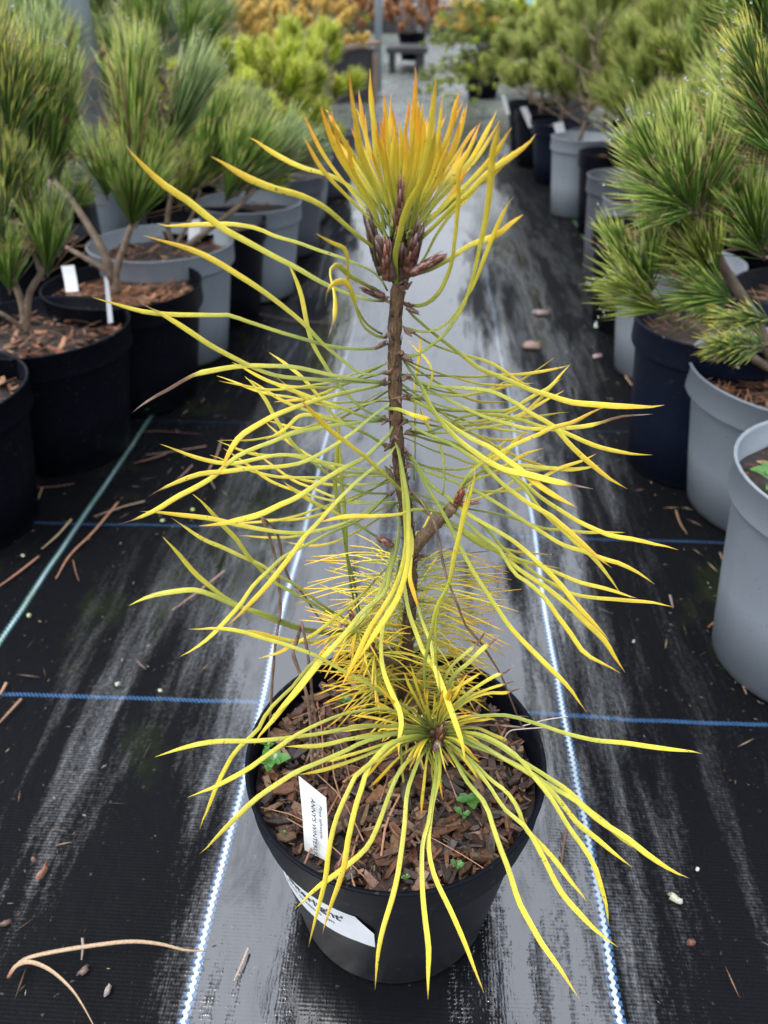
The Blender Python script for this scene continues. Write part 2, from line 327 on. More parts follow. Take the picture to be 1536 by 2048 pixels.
# ================================================================ pots
BARKC = [(.17, .065, .032), (.24, .11, .055), (.10, .035, .018), (.28, .16, .09), (.05, .022, .014), (.20, .08, .04), (.13, .06, .035)]
def potprofile(R, h, inner):
    rb = R * .74; k = h - (.045 if h > .19 else .03)
    return [(0, .004), (rb * .9, .004), (rb * .93, 0), (rb, .003), (rb + (R * .93 - rb) * .5, k * .5), (R * .925, k - .001), (R * .93, k),
            (R * .975, k + .003), (R * .985, k + .006), (R * .99, h - .004), (R, h - .003), (R + .0006, h - .0008), (R - .0008, h), (R - .0028, h - .0006),
            (R - .004, h - .003), (R * .955, h - .04), (R * .93, inner - .01)]
def make_pot(parent, c, R, h, m, inner, seg=64):
    mb = MB(); lathe(mb, c, potprofile(R, h, inner), seg); return mb.build('pot', m, parent)
def mulch_mesh(rng, c, R, z, n, size, cols, strings=0, avoid=()):
    mb = MB(); R = R * .955
    base = len(mb.v); rings = 9; seg = 40
    ids = []
    for i in range(rings):
        r = R * i / (rings - 1); row = []
        for k in range(seg):
            q = 2 * math.pi * k / seg; p = (c[0] + r * math.cos(q), c[1] + r * math.sin(q))
            row.append(mb.add((p[0], p[1], z - .004 + .004 * mnoise.noise(Vector((p[0] * 60, p[1] * 60, 1)))), (.018, .011, .008)))
        ids.append(row)
    for i in range(rings - 1):
        for k in range(seg): mb.f.append((ids[i][k], ids[i][(k + 1) % seg], ids[i + 1][(k + 1) % seg], ids[i + 1][k]))
    for _ in range(n):
        r = R * .97 * math.sqrt(rng.random()); q = rng.random() * 6.283
        L = size * (.3 + 1.5 * rng.random() ** 2.4); W = min(L * (.14 + .5 * rng.random() ** 1.6), size * .62); T = L * (.04 + .07 * rng.random())
        if r + L * .45 > R: r = R - L * .45
        p = Vector((c[0] + r * math.cos(q), c[1] + r * math.sin(q), z + rng.uniform(-.002, .006)))
        if any((p - q_).length < r_ + L * .35 for q_, r_ in avoid):
            L *= .4; W *= .4; T *= .4; p.z = z - .001
        Rm = Matrix.Rotation(rng.random() * 6.283, 3, 'Z') @ Matrix.Rotation(rng.gauss(0, .32), 3, 'X') @ Matrix.Rotation(rng.gauss(0, .32), 3, 'Y')
        col = rng.choice(cols); k = rng.uniform(.6, 1.35); col = tuple(x * k for x in col)
        m_ = 6; top = []; bot = []
        sh = [rng.uniform(.72, 1.0) for _ in range(m_)]
        for j, (ax, ay) in enumerate(((-1, -.7), (-.2, -1), (1, -.6), (.9, .7), (.1, 1), (-.95, .6))):
            ax *= sh[j] * L / 2; ay *= sh[(j + 2) % m_] * W / 2; bow = T * .8 * (ax / (L / 2)) ** 2
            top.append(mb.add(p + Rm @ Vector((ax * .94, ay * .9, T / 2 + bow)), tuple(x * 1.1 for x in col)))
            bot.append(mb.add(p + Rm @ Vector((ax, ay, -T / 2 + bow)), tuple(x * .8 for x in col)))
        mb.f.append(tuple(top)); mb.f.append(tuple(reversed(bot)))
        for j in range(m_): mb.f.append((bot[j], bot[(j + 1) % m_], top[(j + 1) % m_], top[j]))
    for _ in range(strings):
        r = R * .85 * math.sqrt(rng.random()); q = rng.random() * 6.283; L = rng.uniform(.03, .08)
        a = rng.random() * 6.283; d = Vector((math.cos(a), math.sin(a), 0)); s = Vector((-d.y, d.x, 0))
        p = Vector((c[0] + r * math.cos(q), c[1] + r * math.sin(q), z + rng.uniform(.003, .010)))
        pts = [p - d * L / 2, p + s * rng.uniform(-.004, .004) + Vector((0, 0, rng.uniform(0, .004))), p + d * L / 2]
        pts = [Vector((x.x, x.y, x.z)) for x in pts]
        cc = Vector((c[0], c[1], 0))
        for x in pts:
            dd = Vector((x.x - c[0], x.y - c[1], 0))
            if dd.length > R * .98: dd.normalize(); x.x = c[0] + dd.x * R * .98; x.y = c[1] + dd.y * R * .98
        k = rng.uniform(.7, 1.3); col = (.30 * k, .15 * k, .085 * k)
        sweep(mb, smoothpath(pts, 6), lambda t: .0007, lambda t: col, .5, 4)
    return mb
# ================================================================ potted pines round about
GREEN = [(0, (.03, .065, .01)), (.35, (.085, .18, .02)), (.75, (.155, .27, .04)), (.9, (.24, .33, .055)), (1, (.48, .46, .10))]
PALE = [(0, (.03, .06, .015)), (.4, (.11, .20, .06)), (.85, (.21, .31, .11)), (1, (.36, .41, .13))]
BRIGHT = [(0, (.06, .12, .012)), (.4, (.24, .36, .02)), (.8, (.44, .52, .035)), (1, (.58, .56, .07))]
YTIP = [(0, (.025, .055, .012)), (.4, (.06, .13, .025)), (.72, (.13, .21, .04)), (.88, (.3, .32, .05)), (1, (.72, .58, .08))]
BLUE = [(0, (.06, .09, .06)), (.5, (.17, .25, .20)), (1, (.33, .42, .36))]
OLIVE = [(0, (.035, .06, .012)), (.5, (.14, .20, .028)), (.85, (.24, .30, .04)), (1, (.36, .38, .07))]
ORANGE = [(0, (.22, .14, .03)), (.5, (.62, .42, .08)), (1, (.85, .6, .15))]
RUST = [(0, (.10, .05, .02)), (.5, (.34, .15, .05)), (1, (.5, .22, .08))]
def needles(mb, rng, a, b, L, ang0, ang1, n, stops, w=.0009, droop=0.0):
    """n needles set along the shoot a->b, leaning ang0..ang1 degrees off it"""
    ax = (b - a); ln = ax.length; ax = ax.normalized() if ln > 1e-6 else Vector((0, 0, 1))
    o1 = ax.orthogonal().normalized(); o2 = ax.cross(o1)
    for _ in range(int(n * 1.05)):
        s = rng.random() ** .8; p = a + ax * ln * s
        an = rad(ang0 + (ang1 - ang0) * (1 - s * .55) * rng.random() ** .6); q = rng.random() * 6.283
        side = o1 * math.cos(q) + o2 * math.sin(q)
        d = ax * math.cos(an) + side * math.sin(an)
        l = L * rng.uniform(.6, 1.08); k = rng.uniform(.45, 1.55)
        dead_ = rng.random() < .045
        if dead_: d = (d + Vector((rng.gauss(0, .35), rng.gauss(0, .35), rng.gauss(-.15, .3)))).normalized()
        m_ = p + d * l * .72 + side * l * .02; e = p + d * l - Vector((0, 0, droop * l)) + side * l * rng.uniform(-.02, .06)
        sd_ = d.orthogonal().normalized(); s2 = d.cross(sd_)
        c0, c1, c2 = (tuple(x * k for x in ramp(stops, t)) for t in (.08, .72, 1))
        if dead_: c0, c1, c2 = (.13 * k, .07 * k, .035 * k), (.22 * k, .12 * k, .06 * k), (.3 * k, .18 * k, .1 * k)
        i0 = len(mb.v)
        for P, ww, cc in ((p, w * .6, c0), (m_, w, c1)):
            for j in range(3):
                qq = 2.094 * j; mb.add(P + sd_ * (math.cos(qq) * ww / 2) + s2 * (math.sin(qq) * ww / 2), cc)
        mb.add(e, c2)
        for j in range(3):
            j2 = (j + 1) % 3
            mb.f.append((i0 + j, i0 + j2, i0 + 3 + j2, i0 + 3 + j)); mb.f.append((i0 + 3 + j, i0 + 3 + j2, i0 + 6))
def stem(mb, P, r0, r1, col=(.16, .115, .08), sides=7):
    sweep(mb, smoothpath(P, 4 + 3 * len(P)), lambda t: r0 + (r1 - r0) * t, lambda t: tuple(x * (1 + .25 * math.sin(t * 40)) for x in col), 1, sides)
def potted(c, R, h, potm, label, cols, shoots, seed, mulch=('bark', 120), group=None, stems=None, drops=0, nm='potted_pine', cat='potted pine'):
    """shoots: (a, b, needle length, ang0, ang1, n, stops, width)"""
    rng = random.Random(seed)
    e = empty(nm, (c[0], c[1], 0), label, cat, group)
    c3 = (c[0], c[1], 0); zs = h - .03
    make_pot(e, c3, R, h, potm, zs, 48)
    mc = BARKC if mulch[0] == 'bark' else [(.33, .16, .07), (.4, .22, .12), (.25, .11, .05)]
    mulch_mesh(rng, c3, R, zs, mulch[1], .022, mc, 30 if mulch[0] == 'bark' else 260).build('bark_mulch', 'mulch', e, smooth=False)
    sm = MB(); fm = MB()
    for P, r0, r1 in (stems or []): stem(sm, P, r0, r1)
    for a, b, L, a0, a1, n, stops, w_ in shoots:
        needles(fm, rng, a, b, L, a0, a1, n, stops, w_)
        stem(sm, [a, b], .0022, .0012, (.11, .07, .045), 5)
        if rng.random() < .5: sweep(sm, smoothpath([b, b + (b - a).normalized() * .012], 4), lambda t: .0028 * (1 - t * .8), lambda t: (.22, .11, .06), 1, 5)
    if sm.v: sm.build('trunk', 'bark', e)
    fm.build('foliage', 'leafage', e)
    if drops:
        dm = MB(); fv = fm.v
        for _ in range(drops):
            p = Vector(fv[rng.randrange(len(fv) // 7) * 7 + 6]); r = rng.uniform(.0010, .0020)
            bl = []
            for i in range(5):
                th = math.pi * i / 4
                bl.append([dm.add(p + Vector((r * math.sin(th) * math.cos(q * 1.0472), r * math.sin(th) * math.sin(q * 1.0472), r * math.cos(th)))) for q in range(6)])
            for i in range(4):
                for q in range(6): dm.f.append((bl[i][q], bl[i + 1][q], bl[i + 1][(q + 1) % 6], bl[i][(q + 1) % 6]))
        tag(dm.build('water_drops', 'drop', e), kind='stuff')
    return e
def pix_shoots(rows, v0):
    """rows: base px, tip-of-stem px, depth, needle length in px, ang0, ang1, n, stops"""
    out = []
    for bx, by, tx, ty, dv, lp, a0, a1, n, stops in rows:
        v = v0 + dv; a = at(bx, by, v); b = at(tx, ty, v + .0)
        z = (a - CAM).dot(_f); out.append((a, b, lp / 1540 * z, a0, a1, n, stops, 2.3 / 1540 * z))
    return out
def auto_shoots(rng, c, z0, z1, spread, n, L, cnt, stops, w_, a1=34, up=.5):
    sh = []; st = []
    base = Vector((c[0], c[1], z0)); top = Vector((c[0] + rng.uniform(-.03, .03), c[1] + rng.uniform(-.03, .03), z1))
    st.append(([base, base.lerp(top, .5) + Vector((rng.uniform(-.015, .015), 0, 0)), top], .007, .003))
    for i in range(n):
        s = (i + .5) / n; q = i * 2.4 + rng.random(); rr = spread * (1 - .55 * s) * rng.uniform(.55, 1.05)
        p0 = base.lerp(top, .08 + .8 * s); z = p0.z + rng.uniform(.02, .10)
        p1 = Vector((c[0] + rr * math.cos(q), c[1] + rr * math.sin(q), z))
        d = (p1 - p0).normalized() * (1 - up) + Vector((0, 0, up)); d.normalize()
        p2 = p1 + d * rng.uniform(.03, .07)
        st.append(([p0, p0.lerp(p1, .6) - Vector((0, 0, .01)), p1], .003, .002))
        sh.append((p1, p2, L * rng.uniform(.85, 1.15), 6, a1, cnt, stops, w_))
    sh.append((top, top + Vector((0, 0, .06)), L, 4, a1 * .8, cnt, stops, w_))
    return sh, st
def pot_at(cx, yr, R, h):
    """middle of a pot from the photo's rim: cx = middle of rim, yr = row of the rim's widest line"""
    p = onz(cx, yr, h); return (p.x, p.y)
# (the nearest ones follow the photo shoot by shoot)
# --- left, second pot from the front: black, bark mulch
c = pot_at(76, 648, .14, .217)
def P3(x, y, v): return at(x, y, v)
v1 = (Vector((c[0], c[1], 0))).dot(HEAD)
sh = pix_shoots([
 (20, 590, 15, 540, -.02, 130, 5, 40, 200, GREEN), (95, 555, 92, 500, 0, 140, 5, 32, 190, GREEN), (55, 470, 50, 400, .02, 150, 5, 30, 200, GREEN),
 (10, 420, 8, 350, -.02, 120, 5, 36, 180, YTIP), (15, 300, 20, 200, 0, 150, 6, 34, 260, YTIP), (60, 330, 70, 220, .05, 170, 5, 26, 260, GREEN),
 (100, 360, 112, 250, .08, 170, 5, 24, 260, GREEN), (10, 480, -5, 440, -.06, 110, 8, 45, 140, YTIP), (75, 240, 80, 130, .1, 150, 5, 28, 220, PALE),
 (-30, 260, -25, 160, 0, 160, 5, 40, 200, YTIP), (120, 520, 118, 470, .04, 110, 5, 30, 110, PALE)], v1)
potted(c, .14, .217, 'pot_black', 'green pine in black pot of dark bark, second from the front at left', None, sh, 11, ('bark', 260),
       'potted pines along the left side of the lane', [([P3(52, 665, v1), P3(45, 610, v1), P3(28, 560, v1), P3(15, 500, v1)], .007, .004), ([P3(52, 665, v1), P3(58, 590, v1), P3(85, 540, v1), P3(95, 470, v1 + .03), P3(100, 360, v1 + .08)], .006, .003),
        ([P3(48, 660, v1), P3(15, 635, v1 - .02), P3(-30, 610, v1 - .03)], .0045, .003), ([P3(85, 560, v1), P3(60, 470, v1), P3(20, 300, v1)], .004, .003), ([P3(60, 400, v1), P3(75, 240, v1 + .1)], .004, .003)], 220)
# --- left front: black, cut by the frame
c = pot_at(-170, 775, .14, .217); v0 = Vector((c[0], c[1], 0)).dot(HEAD)
rng = random.Random(5)
sh, st = auto_shoots(rng, (c[0] - .02, c[1]), .18, .42, .07, 9, .09, 120, GREEN, .0011)
potted(c, .14, .217, 'pot_black', 'black pot cut off by the left edge, nearest of the left row', None, sh, 12, ('bark', 160), 'potted pines along the left side of the lane', st)
# --- left third: black, tan mulch
c = pot_at(245, 566, .14, .217); v2 = Vector((c[0], c[1], 0)).dot(HEAD)
sh = pix_shoots([
 (262, 452, 266, 425, 0, 170, 8, 42, 420, GREEN), (266, 430, 268, 250, .03, 200, 4, 17, 620, GREEN), (300, 400, 308, 350, .03, 120, 6, 30, 160, GREEN),
 (215, 400, 205, 350, .0, 110, 6, 36, 170, GREEN), (330, 318, 352, 262, .06, 200, 4, 17, 320, PALE), (118, 370, 112, 300, .05, 180, 5, 22, 240, GREEN),
 (125, 300, 120, 180, .1, 150, 5, 24, 260, GREEN), (105, 500, 95, 470, .05, 120, 6, 30, 150, GREEN), (80, 360, 70, 300, .1, 150, 5, 30, 200, GREEN),
 (340, 330, 300, 250, .1, 160, 5, 24, 200, GREEN)], v2)
potted(c, .14, .217, 'pot_black', 'forked green pine in black pot of tan bark, third at left', None, sh, 13, ('straw', 200),
       'potted pines along the left side of the lane', [([P3(235, 585, v2), P3(232, 545, v2), P3(250, 490, v2), P3(262, 452, v2)], .008, .005), ([P3(225, 560, v2), P3(205, 500, v2), P3(150, 410, v2 + .03), P3(110, 365, v2 + .05)], .0085, .005),
        ([P3(218, 545, v2), P3(160, 510, v2), P3(105, 480, v2 + .03)], .005, .004), ([P3(270, 455, v2), P3(300, 360, v2 + .05), P3(330, 318, v2 + .06)], .004, .004), ([P3(266, 430, v2), P3(268, 300, v2 + .03)], .004, .003)], 220)
# --- left fourth: grey
c = pot_at(322, 482, .145, .235); v3 = Vector((c[0], c[1], 0)).dot(HEAD)
sh = pix_shoots([
 (450, 405, 480, 340, 0, 150, 6, 34, 300, GREEN), (490, 390, 540, 330, .05, 135, 5, 28, 300, PALE), (400, 380, 420, 300, .05, 150, 6, 34, 260, GREEN),
 (360, 420, 365, 370, .0, 110, 6, 36, 160, OLIVE), (520, 330, 550, 300, .15, 95, 5, 34, 200, PALE), (440, 330, 450, 270, .1, 120, 5, 34, 200, GREEN), (560, 350, 600, 320, .15, 90, 5, 34, 180, PALE)], v3)
potted(c, .145, .235, 'pot_grey', 'pine in grey pot, fourth at left, directly behind the tan bark pot', None, sh, 14, ('bark', 120),
       'potted pines along the left side of the lane', [([P3(350, 500, v3), P3(335, 450, v3), P3(345, 380, v3), P3(352, 330, v3 + .04)], .006, .004), ([P3(370, 495, v3), P3(430, 450, v3), P3(490, 400, v3), P3(530, 340, v3 + .1)], .006, .004),
        ([P3(350, 495, v3), P3(385, 430, v3), P3(400, 380, v3)], .005, .003)], 160)
# --- right second: big grey with a wide green pine
c = pot_at(1628, 748, .17, .215); vr = Vector((c[0], c[1], 0)).dot(HEAD)
sh = pix_shoots([
 (1388, 440, 1365, 300, -.02, 130, 5, 26, 460, GREEN), (1400, 440, 1430, 320, 0, 140, 5, 28, 460, GREEN), (1370, 420, 1310, 330, 0, 150, 6, 34, 340, GREEN),
 (1395, 430, 1345, 390, -.03, 150, 20, 60, 200, GREEN), (1300, 590, 1245, 500, 0, 100, 6, 30, 260, GREEN), (1300, 590, 1300, 510, 0, 110, 6, 34, 240, GREEN),
 (1310, 600, 1265, 575, -.03, 125, 8, 38, 90, OLIVE), (1345, 625, 1300, 612, -.03, 130, 8, 34, 80, OLIVE), (1400, 520, 1360, 470, .02, 130, 8, 40, 260, GREEN), (1440, 560, 1400, 520, .0, 150, 12, 50, 300, OLIVE),
 (1480, 480, 1450, 400, .05, 150, 10, 50, 360, GREEN), (1470, 600, 1420, 590, -.02, 130, 12, 50, 240, GREEN), (1530, 520, 1500, 440, 0, 150, 10, 50, 340, GREEN),
 (1540, 690, 1450, 690, -.12, 70, 12, 55, 260, YTIP), (1545, 640, 1480, 640, -.1, 80, 10, 45, 160, YTIP), (1560, 260, 1510, 150, -.1, 150, 6, 30, 170, YTIP), (1570, 330, 1530, 250, -.08, 150, 6, 34, 280, GREEN), (1530, 330, 1490, 240, .02, 140, 6, 34, 300, GREEN),
 (1550, 90, 1500, -20, -.05, 150, 6, 40, 300, GREEN)], vr - .05)
potted(c, .165, .22, 'pot_grey', 'wide grey pot of orange needle litter under a bushy green pine on the right', None, sh, 15, ('straw', 60),
       'potted pines along the right side of the lane', [([P3(1560, 745, vr), P3(1500, 620, vr), P3(1450, 540, vr), P3(1415, 470, vr - .04), P3(1395, 435, vr - .05)], .009, .005), ([P3(1545, 740, vr), P3(1430, 670, vr - .04), P3(1350, 640, vr - .05), P3(1295, 590, vr - .05)], .006, .004),
        ([P3(1397, 440, vr - .05), P3(1385, 300, vr - .05)], .004, .003), ([P3(1400, 440, vr - .05), P3(1430, 320, vr - .05)], .004, .003), ([P3(1290, 590, vr - .05), P3(1305, 505, vr - .05)], .004, .003),
        ([P3(1580, 730, vr), P3(1590, 500, vr - .05), P3(1560, 260, vr - .13)], .008, .005), ([P3(1570, 700, vr), P3(1540, 690, vr - .15), P3(1460, 690, vr - .17)], .004, .003)], 420)
# --- right front: grey with weeds
c = pot_at(1748, 948, .13, .253); vf = Vector((c[0], c[1], 0)).dot(HEAD)
rng = random.Random(8)
sh, st = auto_shoots(rng, (c[0] + .07, c[1]), .23, .5, .06, 6, .08, 100, GREEN, .0011)
RF = potted(c, .13, .253, 'pot_grey', 'grey pot with green leaves inside, cut by the right edge', None, sh, 16, ('bark', 140), 'potted pines along the right side of the lane', st)
RFC = c
# --- the further rows
AUTO = [  # rim middle px, rim row, R, h, pot, label, stops, plant height, spread, count, needle length
 (418, 440, .13, .22, 'pot_black', 'black pot wedged behind the outward-leaning grey pot on the left', GREEN, .34, .15, 14, .10),
 (497, 402, .13, .225, 'pot_grey', 'grey pot under blue-green pine, fifth along the left row', PALE, .15, .12, 9, .08),
 (560, 345, .13, .22, 'pot_dark', 'slate pot under bright yellow-green mound, sixth along the left row', BRIGHT, .23, .19, 22, .06),
 (585, 300, .13, .22, 'pot_grey', 'grey pot under the right end of the yellow-green mound on the left', BRIGHT, .23, .19, 22, .06),
 (640, 262, .14, .22, 'pot_dark', 'slate pot with wide lip, farthest of the left row before the steel post', BRIGHT, .23, .19, 22, .06),
 (1442, 640, .125, .245, 'pot_blue', 'blue-black pot between the wide grey pot and a paler one on the right', GREEN, .33, .12, 10, .11),
 (1362, 520, .12, .225, 'pot_grey', 'pale grey pot half hidden under the lowest pine branch on the right', OLIVE, .30, .13, 12, .10),
 (1292, 455, .115, .22, 'pot_black', 'black pot with a thin shiny lip under the bushy pine, right row', GREEN, .34, .09, 10, .09),
 (1300, 395, .115, .225, 'pot_grey', 'grey round-lipped pot just above the black lip, right row', GREEN, .34, .09, 10, .09),
 (1250, 350, .095, .26, 'pot_dark', 'narrow slate pot beside the grey round-lipped one, right row', OLIVE, .32, .14, 13, .09),
 (1230, 304, .11, .24, 'pot_black', 'black pot between narrow slate pot and tall grey pot, right row', OLIVE, .32, .15, 14, .09),
 (1166, 272, .105, .25, 'pot_grey', 'tall light grey pot with a white label at its lip, right row', OLIVE, .34, .16, 16, .09),
 (1125, 245, .12, .22, 'pot_blue', 'black pot under the leaning white label, right row', OLIVE, .30, .22, 34, .06),
 (1066, 203, .12, .22, 'pot_black', 'black pot holding the thin white label, farthest of the right row', OLIVE, .28, .24, 32, .06),
 (1085, 222, .12, .22, 'pot_black', 'black pot next to farthest in the right row, under olive bush', OLIVE, .30, .24, 34, .06),
]
for i, (cx, yr, R, h, pm, lab, stops, ph, sp, nn, L) in enumerate(AUTO):
    c = pot_at(cx, yr, R, h); rng = random.Random(100 + i); grp = 'potted pines along the %s side of the lane' % ('left' if cx < 768 else 'right')
    off = -.05 if cx < 768 else (.10 if cx > 1200 else -.01)
    sh, st = auto_shoots(rng, (c[0] + off * .9, c[1]), h + (.02 if cx > 1200 or cx < 768 else -.02), h + ph, sp, nn, L, 150 if L > .08 else 230, stops, .0014 if L > .08 else .0019, 38 if L > .08 else 60)
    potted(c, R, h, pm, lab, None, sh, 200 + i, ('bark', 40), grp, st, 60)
# --- rows behind, by copy
def copy_tree(o, parent=None):
    n = o.copy(); C.objects.link(n)
    if parent: n.parent = parent
    for ch in list(o.children): copy_tree(ch, n)
    return n
KINDS = []
def proto(stops, ph, sp, nn, L, pm, seed, cnt=150, a1=40, w_=.0022, nm='potted_pine', cat='potted pine', R=.13, h=.22):
    rng = random.Random(seed); sh, st = auto_shoots(rng, (0, 0), h - .03, h + ph, sp, nn, L, cnt, stops, w_, a1)
    return potted((0, 0), R, h, pm, 'x', None, sh, seed, ('bark', 20), None, st, 50, nm, cat)
PG = proto(GREEN, .48, .20, 24, .12, 'pot_black', 301); PP = proto(PALE, .50, .20, 24, .13, 'pot_grey', 302)
PB = proto(BRIGHT, .24, .24, 46, .06, 'pot_black', 303, 200, 62, .0026); PS = proto(BLUE, .50, .24, 28, .12, 'pot_black', 304, 170, 50, .0024)
PO = proto(OLIVE, .44, .24, 36, .08, 'pot_dark', 305, 170, 55, .0024)
PY = proto(ORANGE, .28, .42, 90, .04, 'pot_black', 306, 170, 80, .004, 'potted_shrub', 'potted shrub'); PR = proto(RUST, .30, .34, 60, .05, 'pot_black', 307, 170, 80, .005, 'potted_shrub', 'potted shrub')
used = set()
BACK = [ # u, v, proto, label, group side
 (-.78, 1.75, PG, 'dark green pine at the left edge, left of the broad steel post'),
 (-.82, 2.35, PP, 'pale green long-needled pine right of the broad steel post'), (-.92, 2.15, PG, 'green pine behind the broad steel post'),
 (-.42, 2.2, PB, 'bright yellow-green pine mound in front of the silvery pine'), (-.78, 2.6, PB, 'yellow-green mound left of the brightest mound'),
 (-.36, 2.75, PB, 'bright yellow-green mound nearest the thin steel post'), (-.42, 3.4, PB, 'small yellow-green mound below the orange shrub'),
 (-.68, 2.8, PS, 'silvery blue pine behind the yellow-green mounds'), (-.98, 2.9, PS, 'silvery blue pine at the top left behind the post'),
 (-1.15, 4.3, PS, 'blue-grey pine under the orange shrub'),
 (.80, 1.72, PG, 'dense green pine behind the bushy pine on the right'), (.74, 1.3, PG, 'dark green pine at the upper right corner'),
 (.86, 1.9, PO, 'olive green pine in the middle of the right-hand rows'), (1.0, 2.3, PB, 'bright lime green pine at the upper right'),
 (1.02, 2.6, PG, 'green pine with upright brown shoot on the right'), (1.15, 2.95, PO, 'olive pine behind the lime green one on the right'),
 (.80, 3.1, PO, 'loose olive pine beside the teal printed bag'), (1.4, 3.3, PG, 'broad green pine far back on the right'),
 (1.12, 3.8, PB, 'yellow-green pine with golden tip far back on the right'), (.98, 4.6, PO, 'low olive bush left of the teal printed bag')]
for u, v, pr, lab in BACK:
    if id(pr) in used: o = copy_tree(pr)
    else: o = pr; used.add(id(pr))
    p = uv(u, v); o.location = (p.x, p.y, 0); o.rotation_euler = (0, 0, (u * 37 + v * 11) % 6.28)
    s = (.92 + ((u * 13.7 + v * 7.3) % 1) * .2) * (.86 if pr is PB else 1); o.scale = (s, s, s)
    o['label'] = lab; o['group'] = 'potted pines in the rows behind on the %s' % ('left' if u < 0 else 'right')
# shrubs on a low bench, left of the far lane
for k, (u, v, pr, z, lab) in enumerate([(-1.12, 5.9, PY, 0, 'larger orange-yellow shrub beyond the yellow-green mounds'), (-.62, 6.3, PY, 0, 'orange-yellow shrub nearest the thin steel post'),
        (-.36, 9.6, PR, .02, 'rust red shrub behind the thin steel post'), (.30, 9.7, PR, .02, 'orange maple right of the thin steel post'), (-1.75, 6.4, PR, 0, 'rusty shrub farthest left behind the silvery pines')]):
    if id(pr) in used: o = copy_tree(pr)
    else: o = pr; used.add(id(pr))
    p = uv(u, v); o.location = (p.x, p.y, z + .02); o.scale = (1.15,) * 3; o.rotation_euler = (0, 0, k * 1.3); o['label'] = lab; o['group'] = 'autumn shrubs at the far left'
for u0, u1, v, lab in ((-.75, -.12, 8.6, 'low dark plastic bench left of the thin steel post'), (.02, .42, 9.0, 'small dark bench right of the thin steel post')):
    p = uv((u0 + u1) / 2, v); e = empty('bench', (p.x, p.y, 0), lab, 'bench', 'low dark benches'); mb = MB()
    Rz = Matrix.Rotation(rad(YAW), 3, 'Z'); box(mb, (p.x, p.y, .19), u1 - u0, .9, .045, Rz); mb.build('bench_top', 'darkplastic', e, smooth=False)
    for sx in (-1, 1):
        for sy in (-1, 1):
            mb = MB(); q = p + Rz @ Vector((sx * ((u1 - u0) / 2 - .06), sy * .38, 0)); box(mb, (q.x, q.y, .0825), .06, .06, .165, Rz); mb.build('leg', 'darkplastic', e, smooth=False)
# juniper beside the far lane
def juniper():
    c = pot_at(968, 130, .12, .21); rng = random.Random(77)
    e = empty('potted_juniper', (c[0], c[1], 0), 'spreading juniper spilling over its black pot, right of the far lane', 'potted juniper')
    make_pot(e, (c[0], c[1], 0), .14, .21, 'pot_black', .18); mulch_mesh(rng, (c[0], c[1], 0), .14, .18, 30, .03, BARKC).build('bark_mulch', 'mulch', e)
    sm = MB(); fm = MB(); b0 = Vector((c[0], c[1], .18))
    for i in range(620):
        q = rng.random() * 6.283; z = rng.random() ** .9; r = rng.uniform(.02, .44) * (1 - z * .62) * (1.25 if math.cos(q) < 0 else .9)
        p = b0 + Vector((r * math.cos(q) - .05, r * math.sin(q), .02 + z * .40 - (.18 if z < .4 else .03) * r / .4))
        if i % 14 == 0: stem(sm, [b0, b0.lerp(p, .5) + Vector((0, 0, .05)), p], .004, .0015)
        d = Vector((math.cos(q) + rng.gauss(0, .5), math.sin(q) + rng.gauss(0, .5), rng.uniform(-.5, .7))).normalized()
        needles(fm, rng, p, p + d * rng.uniform(.03, .07), .03, 20, 90, 46, rng.choice((OLIVE, OLIVE, BRIGHT, GREEN, ORANGE if z > .6 else OLIVE)), .0035)
    sm.build('trunk', 'bark', e); fm.build('foliage', 'leafage', e)
juniper()
# posts
def post(px, y_ground, width, lab, hgt=2.6):
    p = onz(px, y_ground); e = empty('steel_post', (p.x, p.y, 0), lab, 'post', 'galvanised tunnel posts'); mb = MB()
    lathe(mb, (p.x, p.y, 0), [(0, 0), (width / 2, 0), (width / 2, hgt), (width / 2 - .003, hgt + .003), (0, hgt + .003)], 24); mb.build('tube', 'galv', e)
    mb = MB(); lathe(mb, (p.x, p.y, 0), [(width / 2 + .002, .9), (width / 2 + .008, .902), (width / 2 + .008, .95), (width / 2 + .002, .952)], 24); mb.build('clamp', 'galv', e)
    mb = MB(); lathe(mb, (p.x, p.y, 0), [(width * .9, 0), (width * .9, .012), (width / 2, .014)], 24); mb.build('base_plate', 'galv', e)
post(265, 640, .062, 'broad galvanised steel post rising among the pines at upper left')
post(757, 190, .055, 'thin galvanised steel post beside the far lane, left of its wooden box')
post(838, 100, .055, 'thin galvanised post by the low dark bench, farthest of the posts')
# wooden box by the post
p = onz(700, 200); e = empty('wooden_crate', (p.x, p.y, 0), 'weathered wooden box with a sloping lid left of the thin steel post', 'crate')
Rz = Matrix.Rotation(rad(YAW + 12), 3, 'Z')
mb = MB(); box(mb, (p.x, p.y, .16), .34, .3, .32, Rz); mb.build('body', 'darkplastic', e, smooth=False)
mb = MB(); box(mb, (p.x, p.y, .335), .4, .36, .02, Rz @ Matrix.Rotation(rad(-8), 3, 'Y')); mb.build('lid', 'wood', e, smooth=False)
for s in (-1, 1):
    mb = MB(); q = p + Rz @ Vector((s * .155, -.165, 0)); box(mb, (q.x, q.y, .155), .035, .025, .31, Rz); mb.build('corner_post', 'wood', e, smooth=False)
